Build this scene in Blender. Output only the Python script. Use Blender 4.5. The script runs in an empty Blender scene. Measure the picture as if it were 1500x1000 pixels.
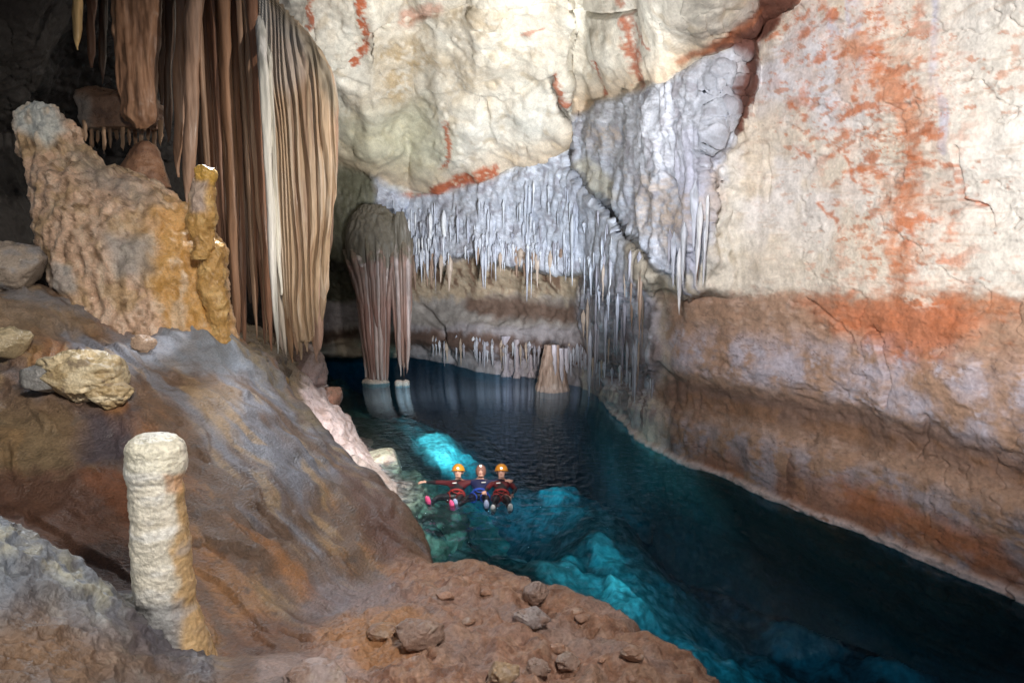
import bpy, math, random
import numpy as np

# ------------------------------------------------------------------ camera, world, lamps
scene = bpy.context.scene
TH = math.radians(8.1)                    # the camera looks down by this much
CAM_Z = 5.0                               # eye height over the pool
cam_data = bpy.data.cameras.new("camera")
cam_data.lens = 24.0; cam_data.sensor_width = 36.0
cam_data.clip_start = 0.05; cam_data.clip_end = 500
cam = bpy.data.objects.new("camera", cam_data)
cam.location = (0, 0, CAM_Z); cam.rotation_euler = (math.pi/2 - TH, 0, 0)
scene.collection.objects.link(cam); scene.camera = cam

world = bpy.data.worlds.new("World"); scene.world = world
world.use_nodes = True
bg = world.node_tree.nodes["Background"]
bg.inputs[0].default_value = (0.80, 0.88, 1.0, 1)
bg.inputs[1].default_value = 0.085         # dim bluish world fill, added to lift the shade

scene.view_settings.view_transform = 'Standard'
scene.view_settings.look = 'None'
scene.view_settings.exposure = 0.4
scene.view_settings.gamma = 1.0

CT, ST = math.cos(TH), math.sin(TH)
def at(u, v, Y):
    """point of the place at distance Y along the cave whose picture falls at (u, v) of the 1500x1000 photograph"""
    cx, cy = (u-750)/1000.0, (500-v)/1000.0
    t = Y/(CT+cy*ST)
    return (t*cx, Y, CAM_Z+t*(cy*CT-ST))
def at_z(u, v, z):
    cx, cy = (u-750)/1000.0, (500-v)/1000.0
    t = (z-CAM_Z)/(cy*CT-ST)
    return (t*cx, t*(CT+cy*ST), z)
def pxm(v, Y):                            # metres per photo pixel
    return Y/(CT+(500-v)/1000.0*ST)/1000.0
def project(P):
    d = P-np.array([0, 0, CAM_Z])
    f = np.maximum(d[:, 1]*CT-d[:, 2]*ST, 1e-3); up = d[:, 1]*ST+d[:, 2]*CT
    return 750+1000*d[:, 0]/f, 500-1000*up/f

from mathutils import Vector
def spot(name, loc, target, power, color, angle, blend=0.7, radius=0.25):
    l = bpy.data.lights.new(name, 'SPOT')
    l.energy = power; l.color = color; l.spot_size = math.radians(angle); l.spot_blend = blend
    l.shadow_soft_size = radius
    o = bpy.data.objects.new(name, l); scene.collection.objects.link(o)
    o.location = loc
    o.rotation_euler = (Vector(target)-Vector(loc)).to_track_quat('-Z', 'Y').to_euler()
    return o
# unseen spots in place of the photographers' lamps, some added as fill
spot("lamp_right_wall", (-1.5, -1.5, 7.2), at(1390, 150, 11), 8300, (1.0, 0.95, 0.91), 56, 0.9, 0.4)
spot("lamp_right_wall_low", (2.0, 0.0, 6.8), at(1300, 540, 11), 850, (1.0, 0.88, 0.82), 60, 1.0, 0.3)
spot("lamp_ceiling", (1.8, 8.2, 2.6), at(660, 90, 16), 11000, (1.0, 0.96, 0.90), 64, 0.9, 0.3)
spot("lamp_ledge", (2.0, 6.0, 4.2), at(740, 340, 23), 9500, (0.90, 0.95, 1.0), 34, 0.9, 0.25)
spot("lamp_flowstone", (-1.5, 5.0, 4.6), at(980, 270, 17), 700, (0.86, 0.90, 1.0), 30, 0.9, 0.25)
spot("lamp_back_low", (1.0, 8.0, 2.4), at(700, 480, 25), 4200, (1.0, 0.90, 0.82), 34, 0.9, 0.3)
spot("lamp_drapery", (5.5, 5.0, 6.0), at(450, 230, 11), 2500, (1.0, 0.90, 0.78), 34, 0.9, 0.15)
spot("lamp_formation", (-0.2, 0.8, 7.2), at(190, 340, 7), 950, (1.0, 0.90, 0.76), 50, 0.9, 0.2)
spot("lamp_stalagmite", (-1.9, 0.4, 4.9), at(225, 760, 3.4), 100, (1.0, 0.97, 0.90), 46, 0.9, 0.12)
spot("lamp_slope", (1.2, 0.6, 7.6), at(380, 760, 5.0), 820, (1.0, 0.93, 0.86), 75, 1.0, 0.3)
spot("added_slope_backlight", (-3.4, 8.2, 6.4), at(330, 740, 4.8), 420, (0.86, 0.92, 1.0), 80, 1.0, 0.15)  # unseen back light, added for sheen and relief on the slope
spot("lamp_shore", (-1.6, 12.5, 3.4), at(505, 620, 15), 600, (1.0, 0.93, 0.95), 50, 0.9, 0.15)
spot("lamp_water_near_divers", at_z(672, 640, -.12), at_z(646, 652, -1.8), 1200, (0.9, 1.0, 1.0), 66, 1.0, 0.15)
spot("lamp_water_deep", at_z(915, 785, -.1), at_z(888, 808, -2.2), 720, (0.9, 1.0, 1.0), 88, 1.0, 0.15)
spot("lamp_shallows", (0.8, 9.5, 4.6), at_z(580, 720, -.3), 1900, (1.0, 0.97, 0.88), 42, 1.0, 0.2)
spot("pool_fill_middle", (0.6, 18.5, -.25), (.6, 19.5, -3), 300, (0.8, 0.95, 1.0), 150, 1.0, 0.3)  # underwater fill, added so the pool bed shows blue
spot("pool_fill_near", (3.6, 10.6, -.25), (3.6, 10.4, -3), 450, (0.85, 0.95, 1.0), 150, 1.0, 0.3)  # second underwater fill, added for the nearer bed
spot("lamp_divers", (0.2, 1.0, 5.4), at_z(700, 712, 0.2), 1500, (1, 0.97, 0.95), 12, 1.0, 0.1)

# ------------------------------------------------------------------ noise
def _hash(i, j, k, seed):
    h = (i.astype(np.uint32)*np.uint32(0x8da6b343)) ^ (j.astype(np.uint32)*np.uint32(0xd8163841)) ^ \
        (k.astype(np.uint32)*np.uint32(0xcb1ab31f)) ^ np.uint32((seed*0x9e3779b1) & 0xffffffff)
    h ^= h >> np.uint32(15); h *= np.uint32(0x2c1b3c6d); h ^= h >> np.uint32(12)
    h *= np.uint32(0x297a2d39); h ^= h >> np.uint32(15)
    return h
def perlin(p, seed=0):
    p = np.asarray(p, np.float32)
    f0 = np.floor(p); i = f0.astype(np.int32); f = p-f0
    w = f*f*f*(f*(f*6-15)+10)
    out = np.zeros(len(p), np.float32)
    for a in (0, 1):
        wx = w[:, 0] if a else 1-w[:, 0]
        for b in (0, 1):
            wy = w[:, 1] if b else 1-w[:, 1]
            for c in (0, 1):
                wz = w[:, 2] if c else 1-w[:, 2]
                h = _hash(i[:, 0]+a, i[:, 1]+b, i[:, 2]+c, seed)
                gx = (h & np.uint32(1023)).astype(np.float32)/511.5-1
                gy = ((h >> np.uint32(10)) & np.uint32(1023)).astype(np.float32)/511.5-1
                gz = ((h >> np.uint32(20)) & np.uint32(1023)).astype(np.float32)/511.5-1
                out += wx*wy*wz*(gx*(f[:, 0]-a)+gy*(f[:, 1]-b)+gz*(f[:, 2]-c))
    return out*1.25
def fbm(p, octv=4, seed=0, gain=0.5, lac=2.03):
    p = np.asarray(p, np.float32); a = 1.0; s = np.zeros(len(p), np.float32); q = p
    for o in range(octv):
        s += a*perlin(q, seed+o*17); a *= gain; q = q*lac+3.7
    return s
def ridged(p, octv=4, seed=0, gain=0.5, lac=2.05):
    p = np.asarray(p, np.float32); a = 1.0; s = np.zeros(len(p), np.float32); q = p
    for o in range(octv):
        s += a*(1-2.2*np.abs(perlin(q, seed+o*13))); a *= gain; q = q*lac+1.3
    return s
def rz(p, octv=4, seed=0):
    r = ridged(p, octv, seed); return r-r.mean()
def sm(x, a, b):
    t = np.clip((x-a)/(b-a), 0, 1); return t*t*(3-2*t)
def seg_dist(px, py, poly):
    """distance to a polyline and the parameter along it (0..1)"""
    best = np.full(px.shape, 1e9, np.float32); par = np.zeros(px.shape, np.float32)
    n = len(poly)-1
    for k in range(n):
        ax, ay = poly[k]; bx, by = poly[k+1]
        dx, dy = bx-ax, by-ay; L = dx*dx+dy*dy+1e-9
        t = np.clip(((px-ax)*dx+(py-ay)*dy)/L, 0, 1)
        d = np.hypot(px-ax-t*dx, py-ay-t*dy)
        m = d < best
        best = np.where(m, d, best); par = np.where(m, (k+t)/n, par)
    return best, par
def inside(px, py, poly):
    r = np.zeros(px.shape, bool); n = len(poly); j = n-1
    for i in range(n):
        xi, yi = poly[i]; xj, yj = poly[j]
        if yi != yj:
            c = ((yi > py) != (yj > py)) & (px < (xj-xi)*(py-yi)/(yj-yi)+xi)
            r ^= c
        j = i
    return r
def stroke(u, v, poly, w, soft=None, taper=False):
    soft = w if soft is None else soft
    d, t = seg_dist(u, v, poly)
    ww = w*(1-0.8*t) if taper else w
    return 1-sm(d, ww*0.5, ww*0.5+soft)
def area(u, v, poly, soft):
    d, _ = seg_dist(u, v, list(poly)+[poly[0]])
    s = np.where(inside(u, v, poly), -d, d)
    return 1-sm(s, -soft, soft)
def mixc(C, m, col, k=1.0):
    m = np.clip(m*k, 0, 1)[:, None]
    C[:] = C*(1-m)+np.array(col, np.float32)*m

# ------------------------------------------------------------------ objects
LINK = scene.collection.objects.link
def mesh_np(name, V, F, col=None, mat=None, smooth=True, parent=None, link=True):
    V = np.ascontiguousarray(V, np.float32); F = np.ascontiguousarray(F, np.int32)
    me = bpy.data.meshes.new(name)
    me.vertices.add(len(V)); me.vertices.foreach_set("co", V.ravel())
    k = F.shape[1]
    me.loops.add(F.size); me.loops.foreach_set("vertex_index", F.ravel())
    me.polygons.add(len(F)); me.polygons.foreach_set("loop_start", np.arange(0, F.size, k, dtype=np.int32))
    me.polygons.foreach_set("loop_total", np.full(len(F), k, np.int32))
    me.update(calc_edges=True)
    me.validate()
    if smooth: me.polygons.foreach_set("use_smooth", np.ones(len(me.polygons), bool))
    if col is not None:
        c = np.ones((len(V), 4), np.float32); c[:, :3] = col
        a = me.color_attributes.new("Col", 'FLOAT_COLOR', 'POINT'); a.data.foreach_set("color", c.ravel())
    if mat: me.materials.append(mat)
    o = bpy.data.objects.new(name, me)
    if link: LINK(o)
    if parent: o.parent = parent
    return o
def tag(o, label=None, cat=None, group=None, kind=None):
    if label: o["label"] = label
    if cat: o["category"] = cat
    if group: o["group"] = group
    if kind: o["kind"] = kind
    return o
def empty(name, loc):
    o = bpy.data.objects.new(name, None); LINK(o); o.location = loc; o.empty_display_size = 0.2
    return o

def rock_mat(name, rough=0.7, bscale=5.0, bstr=0.25, bdist=0.06, streak=False, spec=0.4, vary=0.35, const=None, grain=30.0):
    m = bpy.data.materials.new(name); m.use_nodes = True
    nt = m.node_tree; N = nt.nodes; L = nt.links
    b = N["Principled BSDF"]
    b.inputs["Specular IOR Level"].default_value = spec
    geo = N.new("ShaderNodeNewGeometry")
    mp = N.new("ShaderNodeMapping"); L.new(geo.outputs["Position"], mp.inputs[0])
    if streak: mp.inputs["Scale"].default_value = (1, 1, 0.12)
    n1 = N.new("ShaderNodeTexNoise"); n1.inputs["Scale"].default_value = bscale; n1.inputs["Detail"].default_value = 9
    n1.inputs["Roughness"].default_value = 0.62
    L.new(mp.outputs[0], n1.inputs["Vector"])
    n2 = N.new("ShaderNodeTexNoise"); n2.inputs["Scale"].default_value = grain; n2.inputs["Detail"].default_value = 6
    L.new(mp.outputs[0], n2.inputs["Vector"])
    if const is None:
        c = N.new("ShaderNodeVertexColor"); c.layer_name = "Col"; cout = c.outputs[0]
    else:
        c = N.new("ShaderNodeRGB"); c.outputs[0].default_value = (*const, 1); cout = c.outputs[0]
    add = N.new("ShaderNodeMath"); add.operation = 'ADD'; L.new(n1.outputs[0], add.inputs[0]); L.new(n2.outputs[0], add.inputs[1])
    rg = N.new("ShaderNodeMapRange"); rg.inputs[1].default_value = 0.6; rg.inputs[2].default_value = 1.4
    rg.inputs[3].default_value = 1-vary; rg.inputs[4].default_value = 1+vary
    L.new(add.outputs[0], rg.inputs[0])
    mul = N.new("ShaderNodeMix"); mul.data_type = 'RGBA'; mul.blend_type = 'MULTIPLY'; mul.inputs[0].default_value = 1
    L.new(cout, mul.inputs[6]); L.new(rg.outputs[0], mul.inputs[7])
    L.new(mul.outputs[2], b.inputs["Base Color"])
    rr = N.new("ShaderNodeMapRange"); rr.inputs[1].default_value = 0.35; rr.inputs[2].default_value = 0.65
    rr.inputs[3].default_value = max(0.08, rough-0.18); rr.inputs[4].default_value = min(1, rough+0.18)
    L.new(n1.outputs[0], rr.inputs[0]); L.new(rr.outputs[0], b.inputs["Roughness"])
    bp = N.new("ShaderNodeBump"); bp.inputs["Strength"].default_value = bstr; bp.inputs["Distance"].default_value = bdist
    L.new(add.outputs[0], bp.inputs["Height"]); L.new(bp.outputs[0], b.inputs["Normal"])
    return m
M_WALL = rock_mat("wall_limestone", 0.75, 3.0, 0.4, 0.04, vary=.26, grain=20)
M_SLOPE = rock_mat("wet_flowstone", 0.5, 8.0, 0.6, 0.025, spec=.45, vary=0.48, grain=50)
M_FORM = rock_mat("calcite", 0.38, 11.0, 0.42, 0.03, spec=.5, vary=0.4, grain=50)
M_DRAPE = rock_mat("drapery_calcite", 0.5, 9.0, 0.35, 0.02, streak=True, vary=0.3, grain=30)
M_BED = rock_mat("pool_bed_rock", 0.8, 2.0, 0.5, 0.1, vary=0.5, grain=9)

# ------------------------------------------------------------------ cave wall and ceiling
WL = [(1800,985),(1600,925),(1500,878),(1400,836),(1300,795),(1200,755),(1100,716),(1000,677),(950,652),(925,628),(900,600),(870,577),(850,566),(800,557),(750,550),(700,546),(660,538),(600,528),(530,525),(470,526)]
plan = []
for (u, v) in WL:
    x, y, _ = at_z(u, v, 0); plan.append((x/y, y))
for u, y in ((400, 26), (300, 22), (180, 18.5), (50, 16), (-100, 14), (-300, 11), (-600, 8)):
    plan.append(((u-750)/1000.0/0.99, y))
plan.sort(); PH = np.array([p[0] for p in plan]); PY = np.array([p[1] for p in plan])

ST_U = [380, 480, 545, 600, 700, 830, 900, 960, 1040, 1075, 1110, 1300, 1500, 1800]
ST_R = [
 [(245,3.0),(360,3.6),(380,1.0),(440,.6),(480,.4),(500,0),(518,.4),(530,-1.5),(640,-1.5)],
 [(245,3.2),(380,4.0),(396,1.2),(440,.4),(480,.3),(500,0),(518,.4),(530,-1.5),(640,-1.5)],
 [(262,3.2),(385,4.2),(402,1.0),(440,.0),(480,.0),(500,-.3),(518,.3),(530,-1.5),(640,-1.5)],
 [(282,1.0),(384,1.7),(394,0),(440,-.6),(482,-.1),(500,.25),(516,-.6),(531,-1.5),(640,-1.5)],
 [(268,1.0),(378,1.8),(388,.0),(440,-.8),(486,.0),(505,.35),(522,-.5),(546,-.3),(660,0)],
 [(218,1.2),(392,1.6),(402,.3),(450,-.3),(492,.3),(514,.45),(530,-.3),(562,0),(680,0)],
 [(148,1.7),(420,1.6),(470,.9),(500,.6),(530,.4),(552,-.2),(575,.3),(600,0),(730,0)],
 [(120,1.700),(400,1.300),(425,0.400),(434,0.022),(520,0.105),(560,-0.310),(612,0.090),(658,0.000),(790,-2.000)],
 [(86,1.500),(260,1.300),(420,0.800),(434,0.000),(535,0.041),(580,-0.155),(640,0.036),(692,0.000),(830,-2.000)],
 [(66,1.000),(190,0.600),(424,0.050),(436,0.000),(542,0.041),(586,-0.155),(650,0.036),(706,0.000),(840,-2.000)],
 [(46,0.000),(200,0.000),(424,0.000),(436,0.000),(548,0.041),(590,-0.169),(660,0.036),(720,0.000),(860,-2.000)],
 [(-200,0.300),(100,0.000),(424,0.000),(436,0.000),(588,0.041),(632,-0.169),(705,0.036),(795,0.000),(940,-2.000)],
 [(-200,0.600),(100,0.200),(426,0.000),(440,0.000),(640,0.041),(684,-0.169),(760,0.036),(878,0.000),(1050,-2.000)],
 [(-200,0.600),(100,0.200),(430,0.000),(445,0.000),(720,0.041),(775,-0.169),(860,0.036),(985,0.000),(1160,-2.000)],
]
ST_V = np.array([[a[0] for a in r] for r in ST_R], float); ST_I = np.array([[a[1] for a in r] for r in ST_R], float)
CR_U = [-300,300,490,560,640,720,780,832,842,900,1000,1100,1160,1250,1400,1800]
CR_V = [150,235,245,272,282,264,238,214,168,146,102,52,0,-80,-220,-600]

du, dv = 2.2, 2.0
UU = np.arange(-60, 1760, du); VV = np.arange(-260, 1120, dv)
gu, gv = np.meshgrid(UU, VV); nu, nv = len(UU), len(VV)
u = gu.ravel().astype(np.float32); v = gv.ravel().astype(np.float32)
# roughen the lines along which the wall changes, with noise in the picture plane of the net
w1 = fbm(np.stack([u/70, v/70, 0*u], 1), 4, 5); w2 = fbm(np.stack([u/70, v/70, 0*u+9], 1), 4, 6)
uw, vw = u+w1*16, v+w2*10
crease = np.interp(uw, CR_U, CR_V).astype(np.float32)
rowV = np.stack([np.interp(uw, ST_U, ST_V[:, k]) for k in range(9)], 1)
rowI = np.stack([np.interp(uw, ST_U, ST_I[:, k]) for k in range(9)], 1)
rag = fbm(np.stack([u/22, v/200, 0*u], 1), 3, 7)*13*sm(u, 550, 580)*(1-sm(u, 850, 880))
rowV[:, 1] += rag; rowV[:, 2] += rag
def inset_at(vq):
    r = np.where(vq <= rowV[:, 0], rowI[:, 0], rowI[:, 8])
    for k in range(8):
        a, b = rowV[:, k], rowV[:, k+1]
        m = (vq > a) & (vq <= b)
        t = np.clip((vq-a)/(b-a), 0, 1); t = t*t*(3-2*t)
        r = np.where(m, rowI[:, k]*(1-t)+rowI[:, k+1]*t, r)
    return r
def plan_y(uq, vq):
    cx, cy = (uq-750)/1000.0, (500-vq)/1000.0
    return np.interp(cx/(CT+cy*ST), PH, PY)
vc = np.maximum(vw, crease)
Yb = plan_y(u, np.maximum(v, crease))-inset_at(vc)
up = np.maximum(crease-vw, 0)
Y = Yb*(1-0.5*(1-np.exp(-up/360.0)))
nzc = fbm(np.stack([u/12, v/12, 0*u], 1), 3, 8)
# hanging flowstone mass right of the crack, step at its left edge
CRACK = [(806,112),(820,150),(835,185),(838,245),(870,282),(905,318),(915,345),(950,378),(972,402),(962,440),(950,470),(955,520),(985,560)]
MASS = [(836,168),(900,146),(1000,104),(1092,60),(1098,110),(1075,190),(1062,260),(1045,330),(1030,380),(1000,400),(975,400),(950,375),(915,340),(905,315),(870,280),(842,245)]
mass = area(uw, vw, MASS, 8)
Y = Y-0.5*mass*sm(v, 60, 200)*(1-sm(u, 900, 1000))
crk = stroke(u+w1*5+nzc*3, v+w2*5, CRACK[:8], 6, 6)*(1-.8*sm(v, 330, 385))
Y = Y+crk*(0.7*sm(v, 100, 170)+1.2*sm(v, 262, 290))
cx, cy = (u-750)/1000.0, (500-v)/1000.0
t = Y/(CT+cy*ST)
P = np.stack([t*cx, Y, CAM_Z+t*(cy*CT-ST)], 1).astype(np.float32)
def grid_normals(P, nv, nu):
    G = P.reshape(nv, nu, 3)
    a = np.gradient(G, axis=1); b = np.gradient(G, axis=0)
    n = np.cross(b, a); n /= (np.linalg.norm(n, axis=2, keepdims=True)+1e-9)
    return n.reshape(-1, 3)
Nn = grid_normals(P, nv, nu)
toc = np.array([0, 0, CAM_Z])-P
Nn *= np.sign((Nn*toc).sum(1, keepdims=True))
ceil_m = sm(crease-vw, -2, 6)
FRINGE = [(540,255),(600,292),(720,268),(780,242),(838,216),(850,262),(905,318),(930,350),(965,400),(955,520),(965,570),(868,570),(848,450),(845,400),(720,384),(600,392),(560,340)]
fringe = area(uw, vw, FRINGE, 8)
FL2 = [(1002,185),(1028,195),(1036,260),(1045,330),(1035,420),(1005,450),(990,400),(1008,330),(1000,260)]
fl2 = area(uw, vw, FL2, 10)
low_streak = sm(uw, 700, 740)*(1-sm(uw, 1000, 1060))*sm(vw-rowV[:, 5], -12, 4)
crust = fringe*(1-sm(vw-crease+14*w1, 18, 42))*(1-sm(u, 850, 880))
streaky = np.clip(fringe*(1-.85*crust)+fl2+0.8*low_streak+0.2*mass, 0, 1)
massonly = np.clip(mass-fl2, 0, 1)
left_shade = 1-sm(uw+nzc*30, 380, 520)
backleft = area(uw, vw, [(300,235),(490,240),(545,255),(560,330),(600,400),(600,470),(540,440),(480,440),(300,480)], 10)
streaky = np.clip(streaky+backleft+left_shade*0.7, 0, 1)

low = fbm(P*0.33, 3, 21); mid = fbm(P*1.1, 3, 22); fine = fbm(P*4.2, 4, 23); rdg = ridged(P*np.array([1.6, 1.6, 2.6]), 4, 24)
stk = ridged(P*np.array([5.5, 5.5, 0.45]), 3, 25); stk2 = fbm(P*np.array([13, 13, 0.9]), 2, 26)
def terr(n, k, w=.1):
    x = n*k; f = np.floor(x); return (f+sm(x-f, .5-w, .5+w))/k
flake = terr(fbm(P*np.array([.55, .55, .75]), 5, 27), 2.2, .07)
ledges = terr(fbm(P*np.array([.35, .35, 2.2]), 5, 28), 2.0, .1)
patchy = sm(fbm(P*.33, 3, 29), -.05, .35)
disp = 0.34*low*(0.6+0.7*ceil_m)+0.06*mid*(1-.4*ceil_m)+0.014*fine+0.006*rdg*(1-streaky)
disp += 0.15*flake*(0.15+0.85*patchy)*(1-.6*streaky)*(1-.6*sm(u, 1060, 1140))+0.06*ledges*(1-ceil_m)*(1-streaky)*(.3+.7*patchy)
rough_zone = sm(vw-rowV[:, 3], -3, 10)*sm(uw, 930, 1000)
disp += rough_zone*(0.035*fbm(P*np.array([2., 2., 3.4]), 4, 31)+0.018*ridged(P*np.array([2.4, 2.4, 4.4]), 3, 32))
disp += streaky*(0.10*stk+0.06*stk2)*sm(Y, 8, 16)
disp += np.clip(massonly+crust, 0, 1)*(0.035*ridged(P*np.array([2.2, 2.2, 1.2]), 4, 33)+0.06*fbm(P*np.array([7, 7, 3.2]), 4, 34)+.14*fbm(P*np.array([1.6, 1.6, .9]), 3, 35))
# bedding cracks
for poly, w, dpt in (
    ([(1405,215),(1408,262),(1412,292),(1440,300),(1455,330)], 3, .12), ([(1120,215),(1124,262),(1126,292)], 2.5, .07),
    ([(1050,330),(1056,275),(1062,250)], 4, .15), ([(1300,590),(1310,560),(1285,500),(1270,480)], 3, .12),
    ([(560,45),(640,20),(720,8),(850,22),(930,20)], 3, .12), ([(700,45),(728,40),(735,20)], 3, .1),
    ([(620,140),(680,140),(712,160),(720,220)], 5, .12), ([(690,145),(740,155),(800,115),(812,112)], 3, .1),
    ([(615,450),(650,480),(655,510),(662,530)], 5, .3), ([(1180,440),(1230,470),(1250,500)], 2.5, .06),
    ([(1360,610),(1355,650),(1340,670)], 2.5, .07), ([(960,530),(985,555),(1000,600)], 3, .1),
    ([(520,60),(545,50),(575,40)], 3, .1), ([(505,110),(540,130),(545,160)], 3, .1)):
    c = stroke(u+w1*8, v+w2*8, poly, w, w*1.2); disp -= dpt*c
# thin fractures from noise
frac = 1-sm(np.abs(fbm(P*np.array([.55, .55, .8]), 4, 41)), 0.0, 0.018)
disp -= 0.05*frac*(1-streaky)
P2 = P+Nn*disp[:, None]

# ---- colour: the rock's own, with some shade and lamp tint put in
C = np.tile(np.array([.62, .58, .51], np.float32), (len(u), 1))
nA = fbm(P*0.8, 4, 51); nB = fbm(P*2.2, 4, 52); nC = fbm(P*np.array([5, 5, 9]), 4, 53); nS = fbm(P*np.array([4, 4, .35]), 3, 54)
mixc(C, sm(nA, -.1, .5), (.72, .71, .66), .9)
mixc(C, sm(-nB, .1, .6), (.48, .42, .32), .7)
# ceiling slab
mixc(C, ceil_m*sm(nB, -.5, .4), (.60, .59, .53), .6)
for poly, so, k in (([(545,70),(610,50),(640,90),(600,120),(590,170),(560,150)], 22, .9), ([(650,10),(740,10),(730,35),(660,40)], 18, .7), ([(630,90),(690,80),(720,120),(670,150)], 25, .6), ([(505,130),(545,140),(540,190),(505,180)], 15, .5)):
    mixc(C, area(uw, vw, poly, so)*sm(nB+nC*.5, -.5, .3)*ceil_m, (.42, .32, .19), k)
mixc(C, ceil_m*area(uw, vw, [(490,180),(620,150),(660,200),(640,275),(560,275),(490,240)], 30), (.50, .49, .34), .6)
mixc(C, ceil_m*sm(-(crease-vw), -60, 0), (.62, .46, .30), .65)
def rust(poly, w, soft, k=1.0, col=(.42, .12, .055)):
    global C
    mixc(C, stroke(u+w1*10+nC*7, v+w2*6+nB*5, poly, w, soft)*sm(nC+nB*.6, -.75, -.05), col, k)
rust([(531,-20),(533,50),(522,92)], 7, 3); rust([(449,-20),(453,38)], 5, 3)
rust([(880,88),(884,110),(888,140)], 2, 4, .9); rust([(912,30),(925,70),(932,125)], 3, 7, .9); rust([(925,40),(945,60),(955,68)], 2, 3, .7)
rust([(814,112),(822,130),(830,152)], 4, 4, .9); rust([(658,175),(657,215),(652,240)], 3, 4, .9); rust([(768,55),(800,45)], 2, 2, .6)
rust([(640,276),(680,266),(722,252)], 10, 7, 1.0); rust([(600,30),(640,10)], 10, 12, .5); rust([(545,275),(570,290),(640,284)], 4, 6, .8)
rust([(905,-5),(908,8)], 4, 4, .7)
# crack shade put into the colour, and dark red pocket
# lavender flowstone, the blue lamp tint partly put into its colour
LAV = (.46, .505, .60)
lav = np.clip(np.maximum(fringe, mass), 0, 1)
mixc(C, lav, LAV, .92)
mixc(C, lav*sm(nC+stk*.3, .2, .7), (.66, .70, .80), .8)
mixc(C, lav*sm(-nB-nC*.4, .1, .5), (.30, .29, .34), .7)
mixc(C, fringe*(1-crust)*sm(-stk+nC*.5, .0, .9), (.24, .24, .31), .65)
mixc(C, fringe*sm(fbm(P*np.array([1.6, 1.6, .8]), 3, 57), .1, .45), (.31, .32, .38), .55)
mixc(C, fl2*sm(nS, -.3, .3), (.52, .54, .66), .9)
mixc(C, area(uw, vw, [(842,240),(880,228),(900,255),(905,300),(870,275)], 6), (.58, .56, .48), .9)
for poly in ([(930,255),(990,270),(1000,320),(960,350),(925,330)], [(980,300),(1010,330),(990,380),(965,370)], [(865,185),(905,195),(895,225),(870,220)], [(1000,280),(1040,300),(1040,330),(1000,330)]):
    mixc(C, area(u+nB*20, v+nC*20, poly, 10)*sm(nC, -.5, .2), (.52, .42, .33), .65)
mixc(C, area(u+nB*14, v+nC*14, [(1030,255),(1062,240),(1066,290),(1050,320),(1036,300)], 8), (.60, .50, .42), .6)
# back wall under the ledge
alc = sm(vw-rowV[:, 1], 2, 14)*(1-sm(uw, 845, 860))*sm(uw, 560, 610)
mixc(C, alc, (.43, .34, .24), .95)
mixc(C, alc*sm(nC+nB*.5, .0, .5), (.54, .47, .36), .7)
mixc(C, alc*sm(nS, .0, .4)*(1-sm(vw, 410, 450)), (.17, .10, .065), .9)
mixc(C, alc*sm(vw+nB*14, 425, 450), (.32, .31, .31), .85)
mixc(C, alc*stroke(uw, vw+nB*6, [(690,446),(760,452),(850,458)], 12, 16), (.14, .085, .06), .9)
mixc(C, alc*sm(vw, 470, 482)*sm(stk, -.6, .4), (.38, .36, .40), .8)
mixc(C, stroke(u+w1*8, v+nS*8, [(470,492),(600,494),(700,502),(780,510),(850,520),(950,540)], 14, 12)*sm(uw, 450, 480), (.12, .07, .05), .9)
mixc(C, low_streak*(1-sm(uw, 850, 870))*sm(nS, -.3, .3), (.47, .45, .52), .85)
mixc(C, area(uw, vw, [(848,400),(950,400),(962,440),(960,600),(930,640),(860,575)], 10)*sm(nS+nC*.4, -.6, .3), (.42, .41, .48), .85)
mixc(C, area(uw, vw, [(848,480),(960,480),(960,600),(930,640),(860,575)], 10)*sm(nS, -.1, .4), (.22, .16, .14), .7)
mixc(C, area(uw, vw, [(905,300),(975,395),(990,440),(960,450),(915,360)], 8)*(1-mass), (.45, .38, .27), .8)
# shade of the left recess put into the colour, olive mass behind the drapery
mixc(C, left_shade, (.032, .029, .028), 1)
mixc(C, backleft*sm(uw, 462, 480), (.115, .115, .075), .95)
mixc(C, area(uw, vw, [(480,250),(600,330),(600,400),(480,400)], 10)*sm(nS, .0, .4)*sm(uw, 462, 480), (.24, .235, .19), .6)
mixc(C, area(uw, vw, [(470,440),(600,440),(600,480),(470,482)], 8), (.38, .35, .38), .8)
mixc(C, area(uw, vw, [(490,500),(600,505),(600,523),(490,522)], 3), (.46, .40, .30), .8)
# right wall, above the ledge line
R = sm(uw, 1060, 1110)
upper = R*(1-sm(vw-rowV[:, 2]+nC*9+nB*5, -8, 16))
mixc(C, upper, (.66, .585, .50), .6)
mixc(C, upper*(1-sm(vw-rowV[:, 2], -140, -10))*sm(nA+.4*nB, -.2, .4), (.66, .66, .70), .5)
mixc(C, upper*sm(u+nA*120, 1240, 1400), (.72, .70, .65), .75)
mixc(C, upper*area(u+nA*40, v+nB*40, [(1170,20),(1250,30),(1290,140),(1230,190),(1150,170),(1110,120)], 40), (.60, .61, .68), .8)
for poly, w in (([(1255,-20),(1262,30),(1272,80)], 22), ([(1290,-20),(1288,40)], 10), ([(1363,-20),(1366,60),(1374,120),(1385,150)], 7), ([(1225,20),(1230,55)], 8), ([(1387,150),(1388,220)], 8)):
    mixc(C, upper*stroke(u+w1*6, v, poly, w, 6)*sm(nS, -.5, .2), (.50, .50, .60), .85)
nF = fbm(P*np.array([9, 9, 14]), 4, 63)
patch = sm(fbm(P*np.array([2.2, 2.2, 4.2]), 5, 61)+.30*nF, .02, .45)
zone = area(u, v, [(1130,-40),(1330,-40),(1400,100),(1420,330),(1430,440),(1240,440),(1250,300),(1170,170)], 60)
OR = (.50, .165, .07)
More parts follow.
